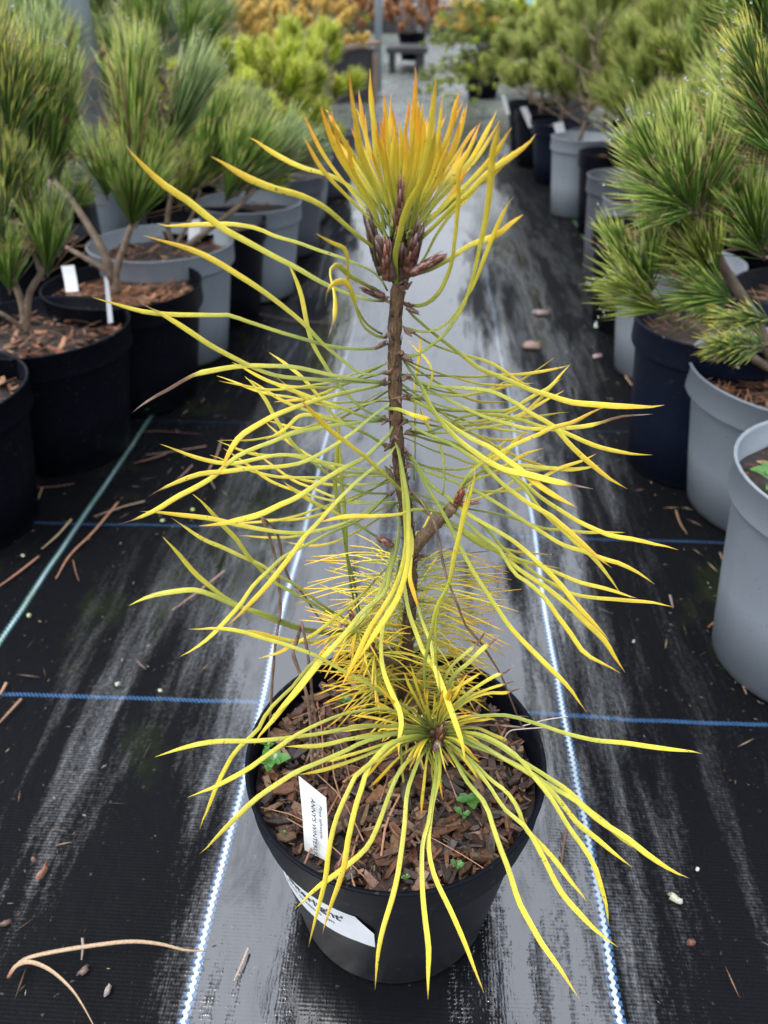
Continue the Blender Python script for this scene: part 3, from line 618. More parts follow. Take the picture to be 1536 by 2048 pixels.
# far low building and hedge
p = uv(.55, 17.8); e = empty('low_building', (p.x, p.y, 0), 'low building of purple-brown boards at the end of the lane', 'building')
Rz = Matrix.Rotation(rad(YAW), 3, 'Z')
mb = MB(); box(mb, (p.x, p.y, .1), 9, .5, .2, Rz); mb.build('plinth', 'darkplastic', e, smooth=False)
mb = MB()
for i in range(3): box(mb, (p.x, p.y, .245 + .08 * i), 8.9, .44, .074, Rz)
mb.build('board_wall', 'board', e, smooth=False)
mb = MB(); box(mb, (p.x, p.y, .82), 8.8, .38, .7, Rz); mb.build('upper_wall', 'board', e, smooth=False)
for i in range(10):
    q = p + Rz @ Vector((-3.9 + i * .86, -.2, 0)); mb = MB(); box(mb, (q.x, q.y, .72), .74, .05, .42, Rz); mb.build('window_pane', 'pale', e, smooth=False)
mb = MB(); box(mb, (p.x, p.y, 1.2), 9.3, .8, .06, Rz); mb.build('roof', 'board', e, smooth=False)
def bush(u, v, r, h, stops, seed, lab):
    rng = random.Random(seed); p = uv(u, v); e = empty('bush', (p.x, p.y, 0), lab, 'bush', 'bushes closing the view'); fm = MB(); sm = MB()
    for i in range(int(70 * r / 1.0)):
        q = rng.random() * 6.283; z = rng.random() ** .7; rr = r * math.sqrt(rng.random()) * (1 - .6 * z * z)
        s = p + Vector((rr * math.cos(q), rr * math.sin(q) * .6, .08 + z * h)); needles(fm, rng, s, s + Vector((rng.uniform(-.1, .1), 0, .16)), .12, 15, 85, 110, stops, .016)
    for k in range(5): stem(sm, [p + Vector((rng.uniform(-.1, .1), 0, 0)), p + Vector((rng.uniform(-.4, .4) * r, 0, h * .7))], .03, .01)
    sm.build('trunk', 'bark', e); fm.build('foliage', 'leafage', e)
for k, (u, v, r, h, st_, lab) in enumerate([(-5.2, 13, 1.7, 1.1, OLIVE, 'olive bush far off on the left behind the orange shrubs'), (-2.8, 12, 1.5, 1.0, OLIVE, 'olive bush left of the far building'), (-1.5, 10.5, 1.0, .8, PALE, 'grey-green bush behind the rust red shrub'),
      (-.9, 14, 1.2, .8, BRIGHT, 'lime green bush at the left end of the far building'), (3.0, 10, 1.3, 1.0, GREEN, 'green bush right of the far building'), (2.2, 6.3, 1.1, .9, OLIVE, 'olive bush behind the right-hand rows'),
      (4.4, 7.5, 1.6, 1.1, GREEN, 'broad green bush far right'), (-4.2, 8.5, 1.3, 1.0, PALE, 'grey-green bush at far left'), (1.75, 8.6, .7, .7, BRIGHT, 'yellow-green bush behind the juniper'), (3.2, 4.6, 1.0, .9, GREEN, 'green bush at the upper right edge')]): bush(u, v, r, h, st_, 400 + k, lab)
# printed bag and crates on the right far side
p = onz(1035, 115); e = empty('plastic_crate', (p.x, p.y, 0), 'black slatted plastic crate standing right of the juniper', 'crate'); mb = MB()
for i in range(6): box(mb, (p.x, p.y, .04 + .075 * i), .36, .3, .05)
mb.build('body', 'darkplastic', e, smooth=False)
for sx in (-1, 1):
    for sy in (-1, 1):
        mb = MB(); box(mb, (p.x + sx * .17, p.y + sy * .14, .24), .035, .035, .48); mb.build('corner_post', 'galv', e, smooth=False)
mb = MB(); box(mb, (p.x + .14, p.y - .02, .62), .2, .14, .24, Matrix.Rotation(.15, 3, 'Y')); o = mb.build('compost_bag', 'bag', None, (p.x + .14, p.y - .02, .5), smooth=False)
bv = o.modifiers.new('bv', 'BEVEL'); bv.width = .03; bv.segments = 4; tag(o, 'teal and white printed plastic bag standing on the black slatted crate', 'bag')
# ================================================================ white plant labels
def plate(name, corners, lab, grp=None, th=.0007, m='white'):
    """thin upright label from four photo corners given in space (tl, tr, br, bl)"""
    mb = MB(); tl, tr, br, bl = corners; n = (tr - tl).cross(bl - tl).normalized() * th
    mid = [tl.lerp(bl, k / 6) for k in range(7)], [tr.lerp(br, k / 6) for k in range(7)]
    rows = []
    for k in range(7):
        bow = n.normalized() * .0012 * math.sin(k / 6 * 3.1)
        a, b_ = mid[0][k] + bow, mid[1][k] + bow
        rows.append([mb.add(a), mb.add(b_), mb.add(b_ + n), mb.add(a + n)])
    for k in range(6):
        for j in range(4): mb.f.append((rows[k][j], rows[k][(j + 1) % 4], rows[k + 1][(j + 1) % 4], rows[k + 1][j]))
    mb.f.append(tuple(rows[0])); mb.f.append(tuple(reversed(rows[-1])))
    return mb
def label_at(pts, v, lab, dv=.0):
    cs = [at(x, y, v + (dv if k < 2 else 0)) for k, (x, y) in enumerate(pts)]
    mb = plate('plant_label', cs, lab); o = (cs[2] + cs[3]) / 2
    tag(mb.build('plant_label', 'white', None, o, smooth=False), lab, 'plant label', 'white plant labels')
label_at([(122, 532), (148, 530), (157, 583), (132, 584)], v2 - .1, 'square-topped white label in the tan bark pot at left', .012)
label_at([(208, 551), (217, 562), (226, 645), (216, 647)], v1 + .05, 'thin label seen edge-on in the black pot of dark bark', .01)
label_at([(378, 440), (400, 438), (400, 482), (376, 484)], v3 + .02, 'blurred white label in the fourth left pot, grey', .01)
vv = 3.0
label_at([(1040, 215), (1053, 213), (1070, 252), (1058, 256)], 3.68, 'slanted white label nearest the bright lane, leaning left')
label_at([(1106, 247), (1126, 243), (1134, 276), (1116, 278)], 3.02, 'broad white label at the lip of the tall light grey pot')
label_at([(1001, 188), (1010, 190), (1020, 228), (1013, 229)], 4.02, 'thin white label farthest along the right row')
# ================================================================ the golden pine
PC = onz(791, 1502, .18); PR_, PH, SZ = .111, .18, .157
PINE = empty('potted_pine', (PC.x, PC.y, 0), 'young pine with long twisted golden needles in a black pot, middle of the lane', 'potted pine')
pot = make_pot(PINE, (PC.x, PC.y, 0), PR_, PH, 'pot_black', SZ - .01, 96)
rng = random.Random(3)
mulch_mesh(rng, (PC.x, PC.y, 0), PR_, SZ, 2300, .0155, [(q[0] * .52, q[1] * .56, q[2] * .56) for q in BARKC] + [(.02, .012, .009), (.03, .02, .015)], 26, [(onz(620, 1700, SZ), .010), (onz(648, 1712, SZ), .012), (onz(632, 1735, SZ), .010)]).build('bark_mulch', 'mulch', PINE, smooth=False)
TV = .43
def trunkpt(x, y): return at(x, y, TV)
tp = [trunkpt(*q) for q in ((806, 1440), (806, 1395), (812, 1330), (818, 1250), (822, 1170), (820, 1100), (812, 1020), (801, 950), (793, 870), (790, 760), (790, 650), (795, 590), (800, 540), (800, 490))]
tp[0].z = SZ - .01
mb = MB(); rng = random.Random(4)
def barkcol(t):
    k = .75 + .5 * abs(math.sin(t * 91)) ** 2; base = lerp3((.065, .045, .032), (.12, .068, .034), min(1, t * 1.6)); return tuple(x * k for x in base)
TRP = smoothpath(tp, 90)
_i = [0]
def tw(t):
    _i[0] += 1; return (.0051 - .0013 * t) * (1 + .09 * math.sin(t * 130) + .05 * math.sin(t * 310 + 1) + .05 * math.sin(t * 57))
sweep(mb, TRP, tw, barkcol, 1, 14)
def knob(mb, p, r, col=(.12, .07, .045)):
    for _ in range(3):
        d = Vector((rng.uniform(-1, 1), rng.uniform(-1, .2), rng.uniform(-.5, 1))).normalized()
        sweep(mb, smoothpath([p, p + d * r * .7, p + d * r * 1.3], 5), lambda t: r * .55 * (1 - t * .75), lambda t: tuple(x * rng.uniform(.7, 1.6) for x in col), .8, 6)
for x, y in ((768, 597), (818, 612), (808, 560), (778, 668), (762, 690), (815, 664), (803, 705), (776, 746), (768, 768), (815, 752), (813, 796), (772, 840), (797, 795), (812, 842), (815, 866), (790, 872), (778, 893), (812, 905), (818, 930),
             (778, 942), (815, 955), (780, 988), (822, 985), (838, 1115), (830, 1108), (845, 1112), (800, 575), (812, 575)):
    knob(mb, at(x, y, TV - .003), .0036)
for k in range(30):
    i = rng.randrange(6, 60); p = TRP[i]; a = rng.uniform(math.pi, 2 * math.pi); q = p + Vector((math.cos(a), math.sin(a), 0)) * .0052
    sweep(mb, [q, q + Vector((math.cos(a) * .002, math.sin(a) * .002, .0025))], lambda t: .0012 * (1 - t * .7), lambda t: (.2, .15, .11), .5, 5)
for k in range(260):
    i = rng.randrange(2, 82); p = TRP[i]; a = rng.uniform(math.pi * .9, 2.1 * math.pi); rr = (.0051 - .0013 * i / 90) * 1.02; o = Vector((math.cos(a), math.sin(a), 0)); q = p + o * rr * .93; kk = rng.uniform(.35, 1.7)
    sweep(mb, [q, q + Vector((0, 0, rng.uniform(.0015, .004))) + o * .0002, q + Vector((0, 0, rng.uniform(.004, .007))) + o * .0007], lambda t: .0010 * (1 - t * .7), lambda t: (.085 * kk, .052 * kk, .033 * kk), .35, 5, facing=o)
mb.build('trunk', 'bark', PINE)
def branch(P, r0, r1):
    mb = MB(); sweep(mb, smoothpath(P, 24), lambda t: (r0 + (r1 - r0) * t) * (1 + .12 * math.sin(t * 60)), lambda t: tuple(x * (.8 + .4 * abs(math.sin(t * 37))) for x in (.15, .10, .06)), 1, 10)
    return mb.build('branch', 'bark', PINE)
branch([at(822, 1105, TV), at(838, 1085, TV - .004), at(862, 1058, TV - .008), at(885, 1035, TV - .012), at(908, 1012, TV - .015)], .0048, .0036)
branch([at(812, 1400, TV), at(835, 1425, .40), at(855, 1450, .375), at(870, 1468, .36)], .0046, .004)
branch([at(800, 1345, TV), at(768, 1315, TV - .005), at(735, 1285, TV - .01), at(715, 1262, TV - .012)], .004, .003)
branch([at(800, 1330, TV), at(770, 1312, TV - .02), at(750, 1305, TV - .03)], .003, .002)
def bud(x0, y0, x1, y1, v, wpx, col=(.16, .055, .03), dv=0.0):
    mb = MB(); a, b_ = at(x0, y0, v), at(x1, y1, v + dv); z = (a - CAM).dot(_f); r = wpx / 1540 * z / 2 * .76
    prof = lambda t: r * (.55 + 1.3 * t - 1.85 * t ** 2.2 if t < .97 else .05)
    sweep(mb, smoothpath([a, b_], 14), lambda t: max(r * .08, r * math.sin(math.pi * min(1, (.22 + t * .78))) ** .7), lambda t: tuple(x * (1 + .5 * math.sin(t * 50)) for x in col), .9, 10)
    ax = (b_ - a); L = ax.length; ax.normalize(); o1 = ax.orthogonal().normalized(); o2 = ax.cross(o1)
    for k in range(18):      # overlapping scales
        s = (k + .5) / 18 * .72; q = k * 2.4; rr = r * math.sin(math.pi * (.22 + s * .78)) ** .7; o = o1 * math.cos(q) + o2 * math.sin(q)
        p = a + ax * L * s + o * rr * .92; p = p - o * rr * .12; e_ = p + ax * L * rng.uniform(.3, .55) + o * rr * rng.uniform(-.12, .12); kk = rng.uniform(.35, 1.2)
        sweep(mb, [p, p.lerp(e_, .6) + o * rr * .06, e_], lambda t: rr * .52 * (1 - t ** 1.5 * .9) + .0001, lambda t: tuple(x * kk * (1 + t * .6) for x in col), .3, 6, facing=o)
    return mb.build('bud', 'bud', PINE)
bud(800, 565, 800, 440, TV, 62, (0.070, 0.024, 0.015)); bud(798, 470, 803, 358, TV - .012, 22, (0.187, 0.068, 0.038)); bud(765, 550, 735, 430, TV - .006, 34, (0.055, 0.030, 0.021), .004)
bud(785, 560, 752, 470, TV - .012, 38, (0.058, 0.027, 0.019)); bud(815, 550, 840, 450, TV - .012, 36, (0.078, 0.025, 0.015)); bud(822, 548, 890, 508, TV - .016, 30, (0.117, 0.038, 0.024)); bud(768, 594, 722, 572, TV - .004, 26, (0.109, 0.034, 0.024)); bud(772, 560, 772, 480, TV - .014, 28, (0.101, 0.030, 0.017))
bud(812, 616, 838, 626, TV - .006, 13, (0.109, 0.043, 0.028)); bud(805, 712, 826, 724, TV - .006, 14, (0.101, 0.043, 0.033)); bud(785, 1092, 754, 1074, TV - .006, 22, (0.156, 0.068, 0.048))
bud(912, 1012, 926, 975, TV - .016, 22, (0.172, 0.043, 0.028)); bud(920, 1008, 956, 1004, TV - .016, 15, (0.156, 0.051, 0.033))
bud(870, 1500, 888, 1438, .352, 30, (0.133, 0.055, 0.028), .008); bud(838, 1440, 843, 1402, .385, 16, (0.133, 0.051, 0.033)); bud(876, 1485, 874, 1506, .345, 24, (0.156, 0.102, 0.085)); bud(712, 1250, 702, 1225, TV - .014, 18, (0.156, 0.060, 0.048)); bud(702, 1258, 680, 1250, TV - .014, 14, (0.187, 0.085, 0.076)); bud(752, 1312, 742, 1294, TV - .03, 22, (0.109, 0.043, 0.033))
NEEDLES = """
13;;.9;0;772,742 750,749 725,747 700,733 658,698 619,659 575,620 528,584 484,553 440,525 400,505 358,490 319,480 287,471
15;.06;.75;.13;768,592 735,571 700,551 685,538 676,530 664,534 661,548 668,575 671,600 670,630 667,650 657,677
13;.07;1;.1;773,675 750,669 727,652 715,622 706,590 700,570 690,562 672,566 658,583 652,610
9;.04;.7;0;765,668 730,645 712,612 701,580 697,545 694,515 686,495 668,487 650,478 632,467
11;;.55;0;765,690 747,697 700,698 660,692 620,682 580,670 528,654 476,634 455,628 423,630 380,631 332,631 280,623 235,610 186,595
13;;.6;.30;772,764 744,761 705,756 658,748 606,737 554,732 502,732 455,735 423,740 392,747 366,761 340,777 311,794 285,812 264,826
12;;.5;.06;768,765 744,763 684,761 606,757 567,754 528,743 489,727 450,706 436,698 384,667 332,636 301,619 279,605
13;.05;1;0;768,767 750,771 710,779 658,792 606,810 554,829 515,850 484,873 463,902 450,925 438,950
12;.04;.7;.07;797,796 786,800 770,813 736,838 710,860 671,889 632,912 606,925 567,933 515,936 450,943 408,946 369,957 325,978 297,993
14;.06;.85;0;785,835 783,862 757,889 729,915 671,946 632,970 593,996 554,1011 515,1027 476,1040 450,1046 398,1052
13;.06;1;0;788,870 791,884 784,902 749,933 710,967 671,1006 643,1037 611,1071 580,1116 554,1149 515,1192 476,1232 452,1254
11;.05;.6;0;776,990 757,1008 731,1032 697,1050 658,1066 606,1092 567,1113 536,1144 502,1178 467,1223 435,1259 404,1285 360,1313
10;-.03;.5;0;778,987 736,985 705,978 674,960 640,935 610,912 580,878 549,831 528,795 489,752
10;-.03;.7;0;772,842 749,839 710,826 671,810 632,800 606,790 554,769 524,756
9;-.04;.6;0;775,894 736,870 705,855 674,834 653,813 627,782 601,753 567,724 537,704
11;-.03;.55;0;770,838 729,820 690,783 657,741 630,695 615,650 608,620 600,585 588,553 571,519
11;-.02;.6;0;775,582 758,556 732,536 690,518 648,503 599,483 550,472 515,458 475,450 449,448 384,452 345,452 315,447
16;;.85;.03;768,602 745,601 706,591 664,575 615,552 550,513 488,479 449,458 410,430 371,398 337,375 306,349 280,323 250,289
15;.03;.85;0;790,568 783,545 758,506 729,480 693,451 648,415 599,392 550,378 501,359 462,336 422,313
12;-.02;.9;0;768,470 745,425 715,385 694,370 662,352 600,332 550,307 498,275
17;.06;.95;.05;794,588 791,545 791,503 801,454 814,422 833,383 850,351 862,310 868,280 871,254
14;.03;.85;.02;798,560 804,519 833,487 859,461 908,415 941,389 975,351 1022,314 1053,289 1072,267
13;.03;1;.03;820,552 859,539 902,516 941,490 990,470 1020,448 1048,428
14;.07;.9;.03;808,609 843,610 869,594 892,555 905,513 911,448 915,383 916,345 931,314 956,267
15;.08;.8;.06;799,708 830,711 859,695 892,663 921,620 941,578 954,513 967,448 977,383 984,307 997,260 1008,217
10;.03;.7;.05;808,655 843,664 869,659 908,633 934,594 957,545 983,474 1006,431 1029,392
9;-.02;.6;0;815,560 850,515 872,473 903,426 935,395 960,370
15;.02;.9;0;814,617 839,641 878,675 917,706 956,732 995,751 1034,769 1086,787 1138,803 1190,810 1260,814 1299,814 1329,810
8;-.01;.8;0;820,663 862,688 904,704 938,711 969,719 1003,737 1034,758 1062,772
16;.05;.9;.12;806,717 823,740 842,774 857,805 878,839 904,868 935,896 969,920 1008,938 1047,948 1104,962 1146,970 1187,978
13;.02;.8;0;805,753 839,761 878,771 930,775 969,779 1003,790 1034,805 1060,825 1104,853 1130,879 1156,905 1182,929 1221,957 1255,978
11;.02;.7;0;830,765 862,779 904,803 943,823 982,839 1021,849 1060,857 1095,858 1130,866 1169,882 1208,897 1260,908 1305,910
10;-.03;.6;0;807,792 839,805 878,818 930,823 982,823 1021,818 1047,805 1073,790 1099,774 1120,750 1141,728
11;-.01;.7;.22;808,868 850,866 896,848 930,834 967,830 1008,831 1047,840 1086,855 1122,856 1182,850 1240,835 1286,830 1306,828
8;-.03;.6;0;810,865 852,865 917,862 969,855 1008,847 1047,831 1071,808 1092,787 1107,769 1124,756
13;.04;.85;0;803,832 826,852 865,872 886,878 917,899 956,925 987,952 1021,980 1060,1006 1094,1027 1112,1043 1143,1067 1182,1104 1208,1124 1224,1136
11;.03;.7;0;812,862 850,868 904,885 956,905 1000,935 1026,955 1052,981 1078,1012 1104,1040 1150,1085 1187,1117 1208,1145 1227,1169 1243,1190
12;.02;.8;0;812,866 860,880 905,892 956,912 1008,939 1047,967 1086,996 1125,1024 1165,1047 1221,1070 1273,1080 1312,1090 1357,1100
14;.05;.95;.03;810,795 850,812 880,835 909,857 943,878 982,896 1008,915 1039,939 1065,962 1104,989 1130,1004 1156,1017
11;.05;.8;.1;770,816 802,823 841,834 869,840
13;.05;.75;0;810,902 831,926 865,970 904,1001 943,1032 982,1056 1021,1079 1047,1100 1081,1129 1099,1147 1125,1175 1146,1201 1161,1218 1195,1255 1219,1281
13;.07;.7;0;812,905 831,930 852,965 878,1011 909,1071 935,1121 961,1168 987,1209 1016,1248 1052,1288 1078,1315 1113,1350 1142,1381 1173,1424
12;.06;.75;0;820,983 850,994 890,1010 930,1040 965,1075 995,1095 1026,1143 1057,1166 1091,1200 1117,1234 1143,1270 1169,1304 1208,1328 1242,1347
14;.05;.85;0;822,988 880,1030 930,1060 965,1082 1000,1108 1034,1137 1065,1158 1104,1184 1143,1216 1182,1255 1208,1281 1229,1315 1251,1346
10;.02;.7;0;915,1010 965,1050 1000,1090 1039,1122 1078,1154 1112,1172 1143,1187 1195,1197 1247,1200 1299,1205 1346,1214
10;.02;.75;.03;895,1045 950,1085 1000,1105 1039,1119 1078,1132 1117,1148 1156,1163 1195,1174 1234,1184 1276,1197
11;.04;.7;0;815,928 852,941 886,954 917,965 956,983 1000,1010 1026,1028 1052,1046 1091,1070 1130,1091 1169,1104 1203,1117 1234,1124 1273,1143 1310,1169
8;-.01;.6;0;915,1010 943,1019 982,1027 1000,1031 1039,1041 1091,1058 1130,1062 1169,1066 1208,1065 1251,1065
10;-.01;.9;.04;905,1010 925,965 960,930 1000,915 1020,895 1036,875 1054,859
8;-.02;.8;0;905,1010 935,968 985,945 1020,925 1050,908 1087,896
9;-.02;.8;0;885,1020 915,992 961,983 1010,983 1042,977 1086,954 1120,936 1165,920 1193,907
11;-.02;.6;0;905,1010 925,973 951,952 982,934 1042,930 1078,934 1130,940 1169,936 1199,930
11;.01;1;0;905,1010 925,965 955,935 1000,906 1039,886 1078,870 1104,856 1143,845 1182,827 1216,814
9;-.03;.9;0;808,792 839,793 857,778 866,756 862,734 848,716 832,700 822,688 815,680
7;-.03;.9;0;828,960 832,880 828,800 834,740 838,700 839,655
9;-.02;.1;0;722,1240 712,1180 697,1120 686,1060 672,980 676,900 680,835
9;-.02;.1;0;718,1240 702,1170 695,1110 690,1030 685,960 680,900 672,840
8;-.03;.5;0;885,990 888,960 886,915 876,884 862,860 848,838 838,812
11;-.01;.6;0;778,941 736,939 684,931 632,923 593,912 559,910 512,918 473,925 434,925 395,916 356,902 320,888
9;-.02;.5;0;778,944 762,946 710,944 658,936 619,915 590,910 538,912 499,907 460,892 434,881
10;-.01;.6;0;775,900 735,868 697,850 658,838 627,832 598,836 575,855 554,868 531,879
13;.03;.75;.08;772,832 736,842 684,849 632,857 580,870 528,889 476,912 458,925 429,952 395,972 356,993 317,1019 281,1035 239,1048
12;.02;.7;.04;778,992 762,1000 736,1019 697,1043 658,1058 611,1064 567,1065 525,1058 473,1048 434,1038 408,1035 356,1030 309,1026 281,1023
9;.01;.4;.05;712,1255 678,1232 639,1206 600,1176 565,1155 525,1131 492,1116 447,1097 408,1079 361,1048 342,1035
10;.01;.4;0;712,1255 685,1240 640,1215 590,1188 551,1165 525,1142 499,1113 473,1079 450,1053 421,1022 385,988
11;.01;.35;0;705,1268 675,1270 612,1262 560,1246 508,1225 469,1207 447,1194 408,1165 382,1139 356,1108 325,1073
12;.02;.3;0;705,1262 675,1264 638,1262 600,1254 560,1241 512,1222 460,1207 421,1191 382,1181 330,1186 291,1196 257,1212
10;.01;.5;.04;757,1076 736,1063 710,1048 671,1027 632,1006 606,991 567,963
11;.02;1;.02;905,1030 878,1025 850,1020 828,1019 804,1027 749,1032 710,1032 684,1035 637,1044
10;.05;1;.02;850,1015 828,998 802,978 762,941 736,917 710,899 671,870 632,831 596,795
15;.07;.95;0;789,867 797,907 807,948 815,1001 818,1069 815,1122 802,1176 775,1230 740,1283 712,1326
13;.07;1;0;792,872 803,950 810,1020 812,1080 805,1130 790,1170 765,1215 740,1260 710,1320 678,1381
11;.04;1.15;0;820,1045 823,1090 819,1150 828,1190 835,1215
14;.08;.6;0;794,1010 798,1050 793,1102 782,1141 769,1185 730,1219 704,1250 665,1297 626,1342 586,1392 568,1413 543,1432
13;.09;.65;0;790,1080 775,1150 735,1225 700,1262 665,1296 625,1337 586,1390 568,1413 550,1436 521,1468 508,1491
11;.08;.5;0;785,1140 740,1220 690,1275 651,1306 612,1337 586,1371 534,1426 524,1450 477,1497 456,1528 435,1567 417,1611 398,1661
12;.11;.75;0;800,1120 780,1206 772,1232 764,1271 764,1310 769,1344 782,1383 798,1422 801,1450 796,1484 799,1518
14;.11;.75;0;806,1090 806,1154 811,1193 819,1232 829,1263 847,1302 873,1344 892,1388 912,1450 925,1489 932,1530
9;.08;.3;0;812,1120 820,1170 834,1206 847,1248 862,1290 872,1340 880,1385
10;.02;.8;0;780,1130 750,1160 723,1189 697,1213 670,1235 646,1254 620,1273 586,1291 560,1306 517,1317
10;.03;.9;0;705,1275 678,1278 625,1285 599,1285 547,1275 508,1265 469,1261
12;W;.5;0;860,1466 821,1462 793,1466 730,1481 678,1505 600,1541 547,1575 508,1601 482,1627 456,1653 430,1677 399,1708
11;W;.5;0;860,1462 834,1458 793,1453 730,1453 665,1463 599,1473 534,1481 482,1484 425,1484 391,1489 347,1502 310,1514
11;W;.5;0;856,1452 828,1434 802,1424 762,1419 710,1423 671,1434 625,1453 573,1484 534,1513 495,1539 456,1559 417,1580 375,1595
12;W;.6;0;860,1472 829,1471 793,1481 756,1515 715,1548 702,1570 674,1633 658,1702 646,1783 629,1843 617,1894
14;W;.8;.02;862,1470 790,1483 763,1504 738,1536 718,1593 698,1670 686,1742 662,1815 644,1871
12;W;.5;0;858,1478 831,1508 803,1536 779,1589 759,1649 730,1702 682,1742 621,1787 590,1817
12;W;.65;0;864,1482 849,1504 831,1532 815,1581 809,1641 803,1702 791,1775 771,1843 755,1912 750,1980
12;W;.55;0;872,1490 872,1508 868,1561 857,1633 847,1682 845,1750 851,1823 857,1904 856,1999
12;W;.7;0;877,1490 880,1508 876,1561 864,1621 857,1690 872,1758 904,1823 936,1904 969,1988
13;W;.65;0;885,1484 906,1512 932,1559 971,1606 984,1643 1001,1697 1020,1752 1044,1814 1083,1884 1122,1943 1161,2002
12;W;.6;0;890,1482 926,1506 952,1535 986,1579 1009,1616 1052,1658 1083,1709 1110,1763 1138,1806 1188,1857 1237,1895
11;W;.6;.02;890,1478 908,1493 939,1517 978,1553 1015,1584 1035,1616 1046,1652 1067,1678 1110,1720 1145,1767 1176,1808
11;W;.5;.02;888,1462 939,1465 978,1475 1017,1498 1046,1527 1069,1558 1098,1592 1124,1629 1150,1670 1176,1709 1194,1745 1208,1798 1217,1853
12;W;.6;0;890,1466 916,1470 952,1485 1004,1514 1056,1545 1103,1584 1134,1623 1160,1652 1199,1683 1233,1709 1265,1735
13;W;.6;.02;890,1464 939,1488 986,1506 1050,1538 1097,1570 1161,1608 1208,1649 1256,1678 1303,1716 1344,1741 1380,1757
12;W;.5;0;890,1460 940,1468 990,1488 1030,1512 1082,1545 1129,1577 1177,1621 1220,1655 1262,1688 1300,1710
11;W;.6;.03;884,1452 900,1445 952,1433 1004,1431 1046,1439 1082,1449 1129,1466 1177,1478 1224,1485 1287,1491 1351,1501 1407,1508
8;.0;1.1;0;860,1470 815,1480 770,1500 735,1535 699,1553
7;.0;1;0;830,1475 795,1498 765,1520 728,1559
8;.0;1;0;845,1480 800,1515 765,1550 738,1577
8;.0;.7;.04;852,1485 822,1520 790,1555 765,1590 740,1622 727,1635
8;.01;.9;.2;800,1485 805,1540 808,1600 815,1650 825,1690 829,1703
7;.0;.9;0;870,1495 865,1540 868,1580 875,1617
7;.0;1.2;0;845,1490 865,1530 885,1580 896,1612
7;.0;1.2;0;850,1485 872,1535 885,1570 898,1606
9;.0;1.1;.03;890,1480 920,1510 950,1540 973,1569
8;.0;.9;.2;890,1485 920,1530 955,1570 985,1610 1009,1634
8;.0;1.1;0;885,1475 920,1490 962,1525
9;.0;.5;.12;890,1460 950,1455 990,1472 1022,1487
7;.0;.9;.8;890,1452 930,1450 990,1450 1053,1456
4;.0;.5;.5;885,1436 950,1430 1060,1433
8;-.01;1;0;860,1430 885,1395 920,1370 964,1343
9;-.01;.5;.2;865,1440 920,1400 960,1370 990,1352 1010,1345 1029,1328
7;-.01;.8;.2;865,1445 930,1400 980,1378 1039,1356
8;-.01;.9;.2;865,1450 930,1405 975,1388 1010,1385 1053,1372
12;-.02;.4;.2;880,1395 910,1350 940,1325 965,1300 1000,1272
9;-.02;.3;.3;875,1395 900,1340 930,1310 955,1285 979,1252
8;-.01;.7;.4;870,1430 905,1365 930,1350 956,1333
10;W;.4;0;850,1462 770,1470 700,1478 640,1490 572,1493
10;.0;.9;.35;855,1470 780,1485 700,1510 620,1530 562,1549
10;.0;.6;.03;855,1475 790,1490 720,1515 650,1540 596,1549
5;.0;1.1;0;850,1455 780,1450 682,1464
10;-.01;.5;0;855,1445 795,1402 743,1373 691,1344 644,1318 586,1293 534,1278 482,1262 430,1257 376,1258
9;-.01;.6;0;855,1442 852,1388 850,1336 858,1284 873,1219 899,1159 912,1102 925,1050 940,996 948,962 950,930
9;-.01;.6;0;876,1442 879,1388 873,1323 871,1245 881,1206 900,1154 909,1110 922,1058 933,996 940,965
"""
TIPS = [(608, 231), (605, 270), (643, 212), (662, 220), (695, 278), (700, 145), (718, 179), (708, 226), (730, 228), (740, 136), (745, 184), (746, 202), (770, 218), (782, 189), (789, 251), (789, 273), (830, 132), (822, 209),
        (839, 211), (834, 193), (871, 157), (870, 202), (887, 187), (911, 200), (922, 175), (934, 203), (930, 212), (962, 244), (993, 220), (1024, 254), (1026, 301), (1015, 305), (920, 239), (884, 264), (892, 311), (875, 336), (936, 332), (797, 239), (1000, 240), (812, 240), (850, 230), (860, 260)]
def ncol(t, hue, bt, jit):
    q = t * .56 + (hue - .55) * .42 * (.3 + t) + jit + .018
    c_ = ramp([(0, (.15, .20, .045)), (.14, (.31, .36, .06)), (.30, (.56, .55, .07)), (.50, (.84, .69, .06)), (.72, (.90, .58, .035)), (.95, (.95, .38, .02))], q)
    if bt and t > 1 - bt:
        k = min(1, (t - 1 + bt) / .03); c_ = lerp3(c_, (.16, .075, .04) if t < 1 - bt * .35 else (.36, .25, .19), k)
    return c_
def build_needle(mb, P3d, wpx, hue, bt, rng, tw=None):
    n = 26; pts = smoothpath(P3d, n); z = (P3d[0] - CAM).dot(_f); w_ = wpx / 1540 * z / 2 * .80
    for i in range(1, n - 1):
        pts[i] = pts[i] + Vector((mnoise.noise(pts[i] * 45 + Vector((hue * 9, 0, 0))), mnoise.noise(pts[i] * 45 + Vector((0, 7, hue))), mnoise.noise(pts[i] * 45 + Vector((3, 0, 9))))) * .0011
    jit = rng.uniform(-.035, .035); tws = tw if tw is not None else rng.choice((-1, 1)) * rng.uniform(.5, 1.7)
    def wd(t):
        a = .66 + .16 * min(1, t / .3) + .24 * max(0, min(1, (t - .45) / .3))
        tip = 1 if t < .82 else max(.03, (1 - ((t - .82) / .18) ** 1.7))
        if bt and t > 1 - bt: tip *= .62
        return w_ * a * tip
    ph = -tws * .62
    sweep(mb, pts, wd, lambda t: ncol(t, hue, bt, jit + .03 * math.sin(t * 23 + jit * 90)), .30, 10, tws, ph, facing=(CAM - pts[n // 2]).normalized())
rng = random.Random(21); NL = []
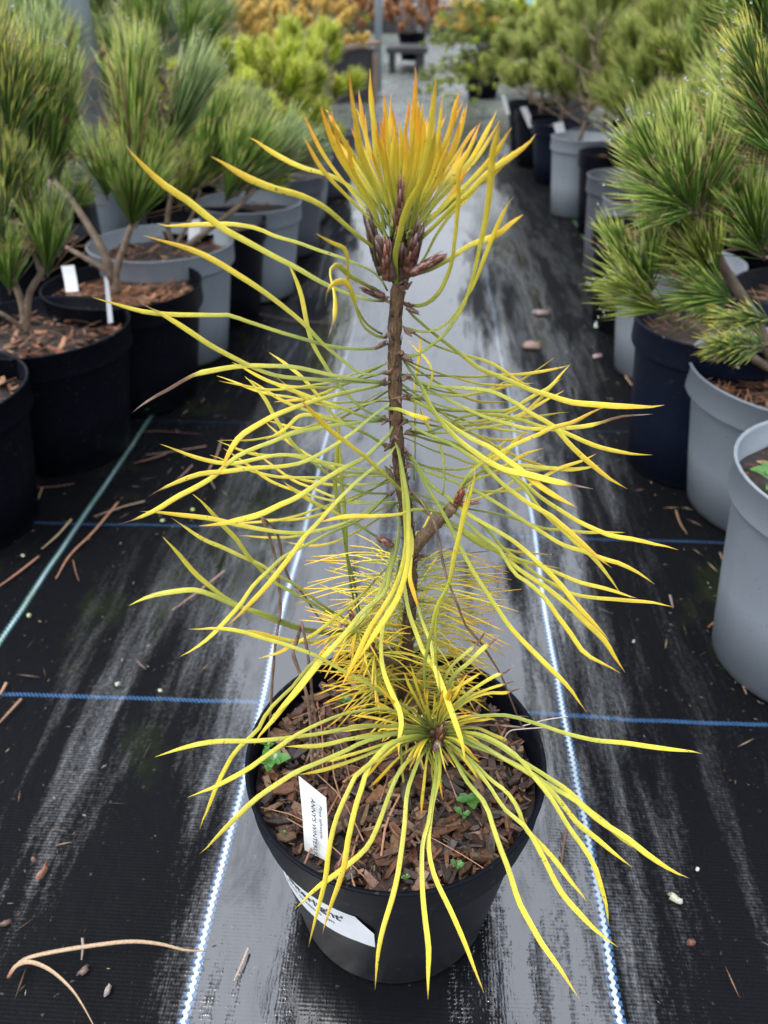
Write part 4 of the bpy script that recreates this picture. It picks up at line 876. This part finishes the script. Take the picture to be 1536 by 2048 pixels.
for line in NEEDLES.strip().split('\n'):
    w_, d, hue, bt, co = line.split(';'); w_ = float(w_); hue = float(hue); bt = float(bt)
    px = [tuple(map(float, q.split(','))) for q in co.split()]
    L2 = sum(math.dist(px[i], px[i + 1]) for i in range(len(px) - 1))
    x0, y0 = px[0]
    if d == 'W':
        vb = .358; D = .02 + .125 * min(1, max(0, (px[-1][1] - 1480) / 500)); ex = .62
        if px[-1][1] < 1560: D = .03
    else:
        vb = TV if (y0 < 1150 or x0 < 780) else .36
        if x0 >= 880 and y0 < 1100: vb = TV - .015
        if y0 > 1380: vb = .362
        if d == '': D = .015 if y0 < 800 else .03
        else: D = float(d)
        ex = .9
    acc = 0; P = []
    for i, q in enumerate(px):
        if i: acc += math.dist(px[i - 1], q)
        P.append(at(q[0], q[1], vb - D * (acc / L2) ** ex))
    NL.append((L2 * w_, P, w_, hue, bt))
for i, (x, y) in enumerate(TIPS):
    if x < 745: bx, by = 772 + rng.uniform(-14, 14), 490 - rng.uniform(0, 40)
    elif x < 900: bx, by = 800 + (x - 820) * .25, 475 + rng.uniform(-20, 15)
    else: bx, by = 825 + rng.uniform(-15, 12), 480 + rng.uniform(-25, 15)
    dv = rng.uniform(-.03, .03); dx, dy = x - bx, y - by
    m1 = (bx + dx * .33 + rng.uniform(-4, 4), by + dy * .30); m2 = (bx + dx * .72 + (6 if dx > 0 else -6), by + dy * .66)
    P = [at(bx, by, TV - .004 - dv * .1), at(m1[0], m1[1], TV + dv * .4), at(m2[0], m2[1], TV + dv * .8), at(x, y, TV + dv)]
    NL.append((math.hypot(dx, dy) * 11.5, P, rng.uniform(8.5, 12), rng.uniform(.85, 1.35), .035 if rng.random() < .15 else 0))
for k in range(44):
    a = rng.uniform(-.6, .65); L = rng.uniform(130, 275); bx, by = 800 + a * 40, rng.uniform(420, 455); x, y = bx + math.sin(a) * L, by - math.cos(a) * L
    dv = rng.uniform(-.02, .045); P = [at(bx, by, TV + dv * .1), at(bx + (x - bx) * .5 + rng.uniform(-4, 4), by + (y - by) * .5, TV + dv * .5), at(x + rng.uniform(-6, 6), y, TV + dv)]
    NL.append((L * 9.5, P, rng.uniform(7, 10.5), rng.uniform(.7, 1.4), .05 if k % 7 == 0 else 0))
for k in range(34):
    y0 = rng.uniform(690, 1010); x0 = 790 + (y0 - 700) * .06; sd_ = -1 if k % 2 else 1; a = rng.uniform(-.5, .45); L = rng.uniform(210, 400)
    x1, y1 = x0 + sd_ * L * math.cos(a), y0 - L * math.sin(a); dv = rng.uniform(.03, .10); bow = rng.uniform(15, 60)
    P = [at(x0, y0, TV + .004), at(x0 + (x1 - x0) * .35, y0 + (y1 - y0) * .3 + bow * .8, TV + dv * .4), at(x0 + (x1 - x0) * .7, y0 + (y1 - y0) * .66 + bow, TV + dv * .75), at(x1, y1 + bow * .4, TV + dv)]
    NL.append((0, P, rng.uniform(6.5, 9), rng.uniform(.5, .9), 0))
for k in range(36):
    a = rng.uniform(0, 6.283); L = rng.uniform(60, 190); x0, y0 = 866 + 10 * math.cos(a), 1466 + 8 * math.sin(a)
    dz = .02 + .03 * max(0, math.sin(a)); P = [at(x0, y0, .362), at(x0 + L * .5 * math.cos(a), y0 + L * .32 * math.sin(a) - 6, .362 - dz * .5), at(x0 + L * math.cos(a), y0 + L * .8 * math.sin(a) + 6, .362 - dz * .8)]
    NL.append((0, P, rng.uniform(5, 7.5), rng.uniform(.5, 1.1), .1 if k % 6 == 0 else 0))
order = sorted(range(len(NL)), key=lambda i: -NL[i][0]); big = set(order[:100]); rest = MB()
for i, (_, P, w_, hue, bt) in enumerate(NL):
    if i in big:
        mb = MB(); build_needle(mb, P, w_, hue, bt, rng); o = mb.build('needle', 'needle', PINE)
    else: build_needle(rest, P, w_, hue, bt, rng)
# fine old needles of the lower stem
def fine(p, d, L, wpx, hue):
    side = Vector((rng.uniform(-1, 1), rng.uniform(-1, 1), rng.uniform(-.6, .6))) * .12
    P = [p, p + (d + side * .5).normalized() * L * .5, p + d * L + Vector((0, 0, -.020 * rng.random())) + side * L * .5]
    n = 9; pts = smoothpath(P, n); w2 = wpx / 1540 * .52 / 2; br = rng.random() < .06
    sweep(rest, pts, lambda t: w2 * (.7 + .3 * min(1, t * 4)) * (1 if t < .9 else .45), lambda t: ncol(.25 + t * .75, hue, .25 if br else 0, 0), .55, 5)
for k in range(300):      # whorls on the stem between the first branch and the soil
    t = rng.random() ** .8; y = 1115 + 300 * t; x = 820 - 14 * t; p = at(x, y, TV)
    a = rng.random() * 6.283; up = rng.uniform(-.35, .25); d = (Vector((math.cos(a), math.sin(a), up))).normalized()
    if d.dot(HEAD) < -.45: d = (d + HEAD * .9).normalized()
    fine(p + Vector((d.x, d.y, 0)) * .004, d, rng.uniform(.045, .080) * (1.0 if t < .55 else .85), rng.uniform(4.0, 6.0), rng.uniform(.65, 1.1))
for bx, by, v in ((750, 1305, TV - .03), (745, 1360, TV - .02), (715, 1262, TV - .014), (800, 1430, .40), (850, 1455, .375)):
    p = at(bx, by, v)
    for k in range(44 if bx < 740 else 24):
        a = rng.random() * 6.283; d = Vector((math.cos(a), math.sin(a), rng.uniform(-.2, .55))).normalized(); fine(p, d, rng.uniform(.025, .05), rng.uniform(4.2, 6), rng.uniform(.8, 1.15))
tag(rest.build('needles', 'needle', PINE), kind='stuff')
def dead(rows, nm='dead_needle'):
    mb = MB()
    for wpx, pts in rows:
        P = [at(x, y, v) for x, y, v in pts]; z = (P[0] - CAM).dot(_f); w2 = wpx / 1540 * z / 2
        sweep(mb, smoothpath(P, 30), lambda t: w2 * (1 + .15 * math.sin(t * 55)) * (1 - .5 * t ** 4), lambda t: tuple(x * (.6 + .9 * abs(math.sin(t * 47 + wpx))) for x in (.115, .07, .045)), .6, 7)
    o = mb.build(nm, 'dead', PINE); o['label'] = 'withered brown needle'; return o
dead([(7.5, [(816, 983, TV), (834, 991, .42), (852, 1017, .41), (870, 1048, .405), (881, 1097, .40), (888, 1136, .395), (899, 1170, .39), (917, 1214, .385), (932, 1252, .385), (958, 1281, .385), (984, 1320, .39), (1005, 1356, .39), (1023, 1403, .39), (1039, 1442, .395), (1051, 1463, .40)])])
dead([(9, [(523, 1035, .44), (538, 1071, .44), (549, 1110, .44), (557, 1162, .43), (561, 1214, .425), (556, 1254, .42), (550, 1293, .415), (545, 1358, .41), (540, 1440, .405), (534, 1501, .40)]),
      (8, [(523, 1035, .44), (549, 1056, .445), (559, 1084, .447), (565, 1118, .448), (580, 1160, .45), (606, 1188, .45), (632, 1228, .455), (655, 1255, .455)])])
dead([(10, [(603, 1246, .41), (612, 1285, .405), (620, 1345, .40), (625, 1397, .395), (631, 1449, .385), (636, 1501, .375), (628, 1562, .362)]),
      (8, [(603, 1246, .41), (594, 1280, .41), (586, 1306, .405), (599, 1345, .40), (612, 1384, .39), (620, 1436, .385), (623, 1515, .37), (628, 1565, .36)])])
# sticker wrapped round the pot
def cone_r(z): 
    prof = potprofile(PR_, PH, .14); zz = [(p_[1], p_[0]) for p_ in prof[3:7]]
    for i in range(3):
        if zz[i][0] <= z <= zz[i + 1][0]: return zz[i][1] + (zz[i + 1][1] - zz[i][1]) * (z - zz[i][0]) / (zz[i + 1][0] - zz[i][0])
    return zz[-1][1]
ST_A0, ST_A1, ST_Z0, ST_Z1 = rad(270 + YAW - 84), rad(270 + YAW - 9),  .087, .131
def on_pot(s, q, off):
    a = ST_A0 + (ST_A1 - ST_A0) * s; z = ST_Z0 + (ST_Z1 - ST_Z0) * q - .004 * s; r = cone_r(z) + off
    return Vector((PC.x + r * math.cos(a), PC.y + r * math.sin(a), z))
mb = MB(); rows = []
for j in range(9):
    row = []
    for i in range(41):
        s, q = i / 40, j / 8
        cut = 0
        if s > .9: q = min(q, 1 - (s - .9) * 4.5) if q > .5 else q
        row.append(mb.add(on_pot(s, q, .0006 + (.0012 * (s - .9) * 10 if s > .9 else 0))))
    rows.append(row)
for j in range(8):
    for i in range(40): mb.f.append((rows[j][i], rows[j][i + 1], rows[j + 1][i + 1], rows[j + 1][i]))
stk = mb.build('sticker', 'paper', pot, Vector((PC.x, PC.y, 0))); stk['label'] = 'dirty white sticker with bold lettering'
def text_mesh(body, size, bold=False):
    cu = bpy.data.curves.new('t', 'FONT'); cu.body = body; cu.size = size; cu.resolution_u = 3; cu.offset = .022 * size if bold else .018 * size
    ob = bpy.data.objects.new('t', cu); C.objects.link(ob); bpy.context.view_layer.update()
    me = bpy.data.meshes.new_from_object(ob.evaluated_get(bpy.context.evaluated_depsgraph_get()))
    V = [v.co.copy() for v in me.vertices]; F = [tuple(p.vertices) for p in me.polygons]
    bpy.data.objects.remove(ob); bpy.data.curves.remove(cu); bpy.data.meshes.remove(me); return V, F
def wrapped(body, size, s0, q0, bold, nm='lettering'):
    V, F = text_mesh(body, size, bold); ln = (ST_A1 - ST_A0) * cone_r(.108); hh = ST_Z1 - ST_Z0
    mb = MB()
    for v in V: mb.add(on_pot(s0 + v.x / ln, q0 + v.y / hh, .0009))
    mb.f = F; return mb
mb = wrapped("Anny's Winterlight'", .0135, .0, .60, True)
m2 = wrapped("Pinus sylvestris  cm", .0062, .38, .36, False); o_ = len(mb.v)
for v in m2.v: mb.add(v)
mb.f += [tuple(k + o_ for k in f) for f in m2.f]
mb.build('lettering', 'ink', pot, Vector((PC.x, PC.y, 0)), smooth=False)
# white label pushed into the bark
cs = [at(597, 1553, .327), at(652, 1597, .319), at(656, 1724, .3015), at(609, 1700, .3105)]
e = empty('plant_label', (cs[2] + cs[3]) / 2, 'printed white slant-topped label in the golden pine pot', 'plant label', 'white plant labels')
plate('p', cs, '').build('label_plate', 'white', e, smooth=False)
def on_label(a, b_):      # a across from the right edge, b down from the top
    tl, tr, br, bl = cs; L_, R_ = tl.lerp(bl, b_), tr.lerp(br, b_); n = (tr - tl).cross(bl - tl).normalized()
    if n.dot(CAM - tl) < 0: n = -n
    return L_.lerp(R_, a) + n * .0022
mb = MB()
for body, size, a0, b0 in (("ANNY'S WINTERLIGHT", .15, .46, .12), ("Pinus sylvestris", .10, .77, .14)):
    V, F = text_mesh(body, size, False); o_ = len(mb.v)
    wd = max(v.x for v in V); ln = 1.0 if body[0] == 'A' else .5
    for v in V: mb.add(on_label(a0 + v.y * 1.5, b0 + v.x / wd * ln))
    mb.f += [tuple(k + o_ for k in f) for f in F]
mb.build('lettering', 'ink', e, smooth=False)
# ================================================================ weeds
def leaf(mb, p, d, up, L, W, col):
    s = d.cross(Vector((0, 0, 1))).normalized(); rows = []
    for i in range(7):
        t = i / 6; w_ = W * (math.sin(math.pi * min(1, .12 + t * .86)) ** .8) * (.35 if t < .2 else (.6 if t < .36 else 1)) * (1 if t > 0 else .5)
        c_ = p + d * L * t + Vector((0, 0, up * L * math.sin(t * 1.9)))
        rows.append([mb.add(c_ - s * w_ / 2 + Vector((0, 0, w_ * .18)), col), mb.add(c_, tuple(x * .85 for x in col)), mb.add(c_ + s * w_ / 2 + Vector((0, 0, w_ * .18)), col)])
    for i in range(6):
        for j in range(2): mb.f.append((rows[i][j], rows[i][j + 1], rows[i + 1][j + 1], rows[i + 1][j]))
def weed(p, n, L, lab, cat='weed', grp='small weeds growing in the pots', col=(.065, .20, .03)):
    e = empty('weed', p, lab, cat, grp); mb = MB()
    for k in range(n):
        a = k * 2.4 + rng.random() * .5; l = L * rng.uniform(.4, .88); kk = rng.uniform(.8, 1.35)
        leaf(mb, p + Vector((0, 0, .003 + .002 * (k % 3))), Vector((math.cos(a), math.sin(a), .15)).normalized(), rng.uniform(.15, .5), l, l * .66, tuple(x * kk for x in col))
    mb.build('leaf_rosette', 'weed', e)
    mb = MB(); sweep(mb, smoothpath([p - Vector((0, 0, .004)), p + Vector((.001, 0, .005))], 4), lambda t: .0007, lambda t: (.12, .25, .06), 1, 5); mb.build('stem', 'weed', e)
Z = SZ + .004
weed(onz(545, 1535, Z), 8, .017, 'bright green rosette of leaves in the bark at the left of the golden pine pot')
weed(onz(535, 1500, Z), 4, .012, 'smaller seedling just above the left rosette in the golden pine pot')
weed(onz(936, 1612, Z), 7, .015, 'round-leaved green weed in the bark right of the golden pine')
weed(onz(925, 1640, Z), 4, .010, 'small weed touching the round-leaved one, nearer the front rim')
weed(onz(688, 1412, Z), 7, .011, 'green weed under the fine needles at the back left of the pot')
weed(onz(913, 1742, Z), 5, .007, 'tiny three-leaved seedling beside the front right rim')
weed(onz(811, 1762, Z), 5, .004, 'tiniest pale seedling at the very front of the bark')
weed(onz(567, 1673, Z), 4, .004, 'tiny seedling by the left rim near the printed label')
pr_ = Vector((RFC[0] - .085, RFC[1] - .01, .228))
weed(pr_, 9, .045, 'broad green leaves in the grey pot at the right edge', col=(.05, .14, .02))
weed(onz(295, 828, .002), 8, .035, 'green weed on the ground beside the third left black pot', grp='weeds on the ground')
# ================================================================ litter on the ground
def twig(px, w_, lab, col=(.30, .17, .11), z=.0025, arch=0.0, nm='fallen_needle', cat='fallen needle', grp='fallen brown needles on the ground', taper=.6):
    P = [onz(x, y, z + arch * math.sin(math.pi * i / max(1, len(px) - 1))) for i, (x, y) in enumerate(px)]
    mb = MB(); kk = rng.uniform(.75, 1.2)
    sweep(mb, smoothpath(P, 8 + 5 * len(P)), lambda t: w_ * .4 * (1 - taper * t ** 3), lambda t: tuple(x * kk * (.8 + .4 * abs(math.sin(t * 31))) for x in col), .45, 6)
    o = mb.build(nm, 'dead', None, P[0]); return tag(o, lab, cat, grp)
e0 = onz(15, 1955, .003); PAIR = empty('fallen_needle', e0, 'long tan forked pair of dry needles at the bottom left', 'fallen needle', 'fallen brown needles on the ground')
for px, w_ in (([(15, 1955), (28, 1938), (50, 1918), (110, 1903), (200, 1889), (265, 1883), (320, 1888), (370, 1900), (414, 1902)], .0034), ([(17, 1954), (32, 1932), (60, 1924), (100, 1940), (140, 1975), (165, 2010), (188, 2052)], .0036)):
    P = [onz(x, y, .004 + .010 * math.sin(math.pi * i / (len(px) - 1))) for i, (x, y) in enumerate(px)]; mb = MB()
    sweep(mb, smoothpath(P, 50), lambda t: w_ / 2 * (1 - .6 * t ** 5), lambda t: lerp3((.20, .08, .04), (.36, .25, .155), min(1, t * 9)), .45, 7, 1.2); mb.build('blade', 'dead', PAIR)
twig([(497, 1895), (485, 1925), (468, 1962)], .0028, 'short pale stick just left of the golden pine pot', (.42, .32, .26))
twig([(165, 1876), (166, 1895), (163, 1920)], .003, 'stub of dry needle beneath the long tan pair', (.28, .22, .18))
twig([(237, 1003), (187, 1063), (140, 1110), (112, 1157)], .0042, 'long reddish needle pair crossing beside the left marker line', (.30, .15, .09))
twig([(290, 1002), (250, 1012), (217, 1023), (187, 1033)], .005, 'flat tan needle lying off the end of the reddish one', (.30, .20, .14))
twig([(143, 1038), (115, 1070), (83, 1098)], .004, 'tan needle leaning between the left black pot and the marker line', (.33, .24, .13))
twig([(78, 1112), (40, 1142), (-5, 1175)], .004, 'rusty needle by the foot of the left edge black pot', (.30, .14, .09))
twig([(146, 1120), (152, 1145), (158, 1162)], .002, 'tiny curved needle below the reddish pair', (.28, .14, .09))
twig([(450, 1140), (400, 1180), (343, 1221)], .0034, 'pinkish brown needle lying alone left of the pine', (.30, .18, .14))
twig([(413, 892), (350, 902), (290, 910)], .0042, 'upper of two brown needles behind the left tips of the golden pine', (.26, .15, .11))
twig([(333, 907), (300, 918), (267, 926)], .0042, 'lower of two brown needles behind the left tips', (.27, .14, .1))
twig([(443, 880), (432, 915), (417, 945), (430, 978)], .0045, 'brown needle standing toward the lens side behind the left needles', (.25, .17, .13))
twig([(385, 930), (370, 945), (352, 962)], .003, 'short brown needle left of the curved one', (.25, .16, .12))
twig([(43, 1397), (22, 1420), (-4, 1448)], .004, 'tan needle crossing the blue line at the left edge', (.33, .19, .13))
twig([(13, 1365), (5, 1380), (-4, 1392)], .004, 'orange-brown scrap above the blue line at the left edge', (.33, .18, .11))
twig([(275, 1322), (282, 1330), (292, 1338)], .003, 'small grey-brown scrap above the blue line', (.2, .14, .11))
twig([(1134, 1650), (1127, 1690), (1122, 1735)], .0028, 'thin red-brown needle right of the pot between its golden needles', (.20, .09, .06))
twig([(1449, 1228), (1432, 1242), (1416, 1254)], .005, 'rusty bark scrap beside the grey pot on the right', (.26, .10, .05))
twig([(1352, 1020), (1360, 1045), (1374, 1068)], .0045, 'tan needle against the foot of the wide grey pot', (.33, .20, .11))
twig([(1449, 1288), (1468, 1330), (1493, 1388)], .004, 'tan needle along the foot of the nearest grey pot', (.30, .17, .11))
twig([(1285, 866), (1320, 893), (1372, 926)], .0055, 'frayed brown needles in front of the blue-black pot', (.27, .15, .10))
twig([(1300, 880), (1340, 918), (1372, 940)], .003, 'thin brown needle next to the frayed ones', (.27, .16, .11))
twig([(1245, 745), (1270, 775), (1308, 795)], .006, 'tan strip of bark at the foot of the pale grey pot', (.34, .21, .14))
twig([(1440, 1105), (1445, 1120)], .004, 'tiny tan flake under the wide grey pot', (.3, .18, .1))
twig([(270, 865), (320, 862), (400, 868)], .003, 'dark red twig on the ground by the third left pot', (.18, .07, .05))
twig([(62, 975), (110, 973), (150, 967)], .0035, 'rusty needle along the foot of the second left black pot', (.25, .13, .08))
twig([(85, 975), (75, 1000), (68, 1012)], .003, 'bent tan needle between the two front left pots', (.28, .2, .1))
twig([(1340, 1190), (1346, 1215)], .004, 'dull pink flake beyond the right needle tips', (.25, .18, .17))
twig([(505, 625), (580, 640), (660, 645)], .006, 'brown twig behind the left needles near the fourth pot', (.22, .15, .12))
def blob(x, y, L, W, ang, lab, col, T=.001, nm='fallen_scrap', cat='plant scrap', grp='scraps of leaf and bark on the cloth'):
    p = onz(x, y, .0022); mb = MB(); n = 12; top = []; rim = []
    ct = mb.add(p + Vector((0, 0, T)), col)
    for k in range(n):
        a = 2 * math.pi * k / n; rr = rng.uniform(.5, 1.15)
        q = Matrix.Rotation(ang, 3, 'Z') @ Vector((math.cos(a) * L * .42 * rr, math.sin(a) * W * .36 * rr + L * .10 * math.cos(a) ** 2, 0))
        top.append(mb.add(p + q * .8 + Vector((0, 0, T * rng.uniform(.6, 1.3))), tuple(x_ * rng.uniform(.75, 1.25) for x_ in col))); rim.append(mb.add(p + q + Vector((0, 0, -.002)), col))
    for k in range(n):
        k2 = (k + 1) % n; mb.f.append((ct, top[k], top[k2])); mb.f.append((top[k], rim[k], rim[k2], top[k2]))
    tag(mb.build(nm, 'dead', None, p), lab, cat, grp)
blob(67, 1720, .006, .005, 0, 'round brown crumb above the curled leaf at lower left', (.18, .10, .08), .003)
blob(88, 1742, .024, .008, 1.35, 'curled brown leaf in a wet ring at lower left', (.22, .10, .06), .003)
blob(167, 1940, .014, .007, .9, 'dull brown leaf scrap right of the forked dry needles', (.14, .09, .07))
blob(217, 1976, .013, .006, 1.5, 'grey flake between the dry needles and the marker line', (.25, .22, .19))
blob(10, 1845, .012, .006, .5, 'dark brown scrap at the left edge above the dry needles', (.10, .06, .045))
blob(1349, 1797, .016, .007, -.6, 'pale green forked scrap right of the marker line', (.42, .46, .33), .003)
blob(1384, 1886, .009, .007, 0, 'reddish crumb at lower right', (.16, .06, .04), .003)
blob(1396, 1738, .005, .004, 0, 'white speck at lower right', (.6, .62, .6))
blob(1085, 625, .06, .028, .1, 'upper of two dull brown leaves on the bright wet cloth', (.20, .15, .14), .005)
blob(1065, 692, .055, .03, -.15, 'lower brown leaf with a rusty end on the wet cloth', (.22, .14, .12), .008)
blob(1200, 652, .03, .022, .3, 'pale green-white lump under the lowest pine branch', (.50, .58, .50), .014)
blob(1195, 712, .03, .015, .3, 'pinkish flake beneath the lowest pine branch', (.35, .26, .27), .003)
blob(235, 1367, .009, .006, .6, 'pale crumb above the blue line on the left', (.45, .48, .38))
blob(385, 1018, .008, .006, 0, 'yellow-green crumb near the second blue line', (.38, .42, .10))
blob(320, 1380, .006, .004, 0, 'small cream crumb by the left blue line', (.5, .48, .36)) 
blob(1268, 1282, .005, .004, 0, 'grey speck beyond the golden tips on the right', (.4, .4, .4))
blob(325, 1040, .010, .006, .5, 'pale dot beside the dead left needle tips', (.42, .46, .32))
blob(57, 1230, .009, .008, 0, 'pale green crumb on the left marker line', (.36, .42, .24))
blob(45, 1110, .008, .006, 0, 'light crumb by the foot of the left black pot', (.38, .42, .3))
blob(1287, 922, .005, .004, 0, 'greenish speck behind the right needle tips', (.3, .36, .25))
# thin pale root strands over the right rim
P = [at(1006, 1480, .36), at(1020, 1462, .36), at(1045, 1458, .362), at(1090, 1455, .365)]; mb = MB(); sweep(mb, smoothpath(P, 20), lambda t: .00045, lambda t: (.45, .38, .32), 1, 5)
P = [at(1045, 1452, .365), at(1090, 1440, .37), at(1135, 1433, .375)]; sweep(mb, smoothpath(P, 16), lambda t: .00045, lambda t: (.45, .4, .35), 1, 5)
tag(mb.build('root_strand', 'dead', PINE), 'pale root strands curling over the rim')

# fine litter washed over the cloth, thickest along the feet of the pots
mb = MB(); rng = random.Random(99)
for k in range(1500):
    y = .25 + 3.2 * rng.random() ** 1.3; x = rng.choice((-1, 1)) * (.30 + .35 * abs(rng.gauss(0, .6))) if k % 5 else rng.uniform(-.55, .6)
    L = rng.uniform(.0012, .007) if k % 6 else rng.uniform(.01, .03); W = min(L * .5, rng.uniform(.0004, .0016)); a = rng.random() * 6.283; p = Vector((x, y, .0012))
    d = Vector((math.cos(a), math.sin(a), 0)) * L / 2; n_ = Vector((-math.sin(a), math.cos(a), 0)) * W / 2; up = Vector((0, 0, max(.0004, W * .5)))
    col = rng.choice(((.20, .12, .07), (.12, .07, .045), (.28, .2, .12), (.10, .11, .06), (.32, .3, .22), (.06, .045, .035))); q = [mb.add(p - d, col), mb.add(p - n_, col), mb.add(p + d, col), mb.add(p + n_, col), mb.add(p + up, col)]
    for i in range(4): mb.f.append((q[i], q[(i + 1) % 4], q[4]))
tag(mb.build('fine_litter', 'dead', None, Vector((0, 0, 0)), smooth=False), 'fine plant litter strewn over the black cloth', 'litter', kind='stuff')
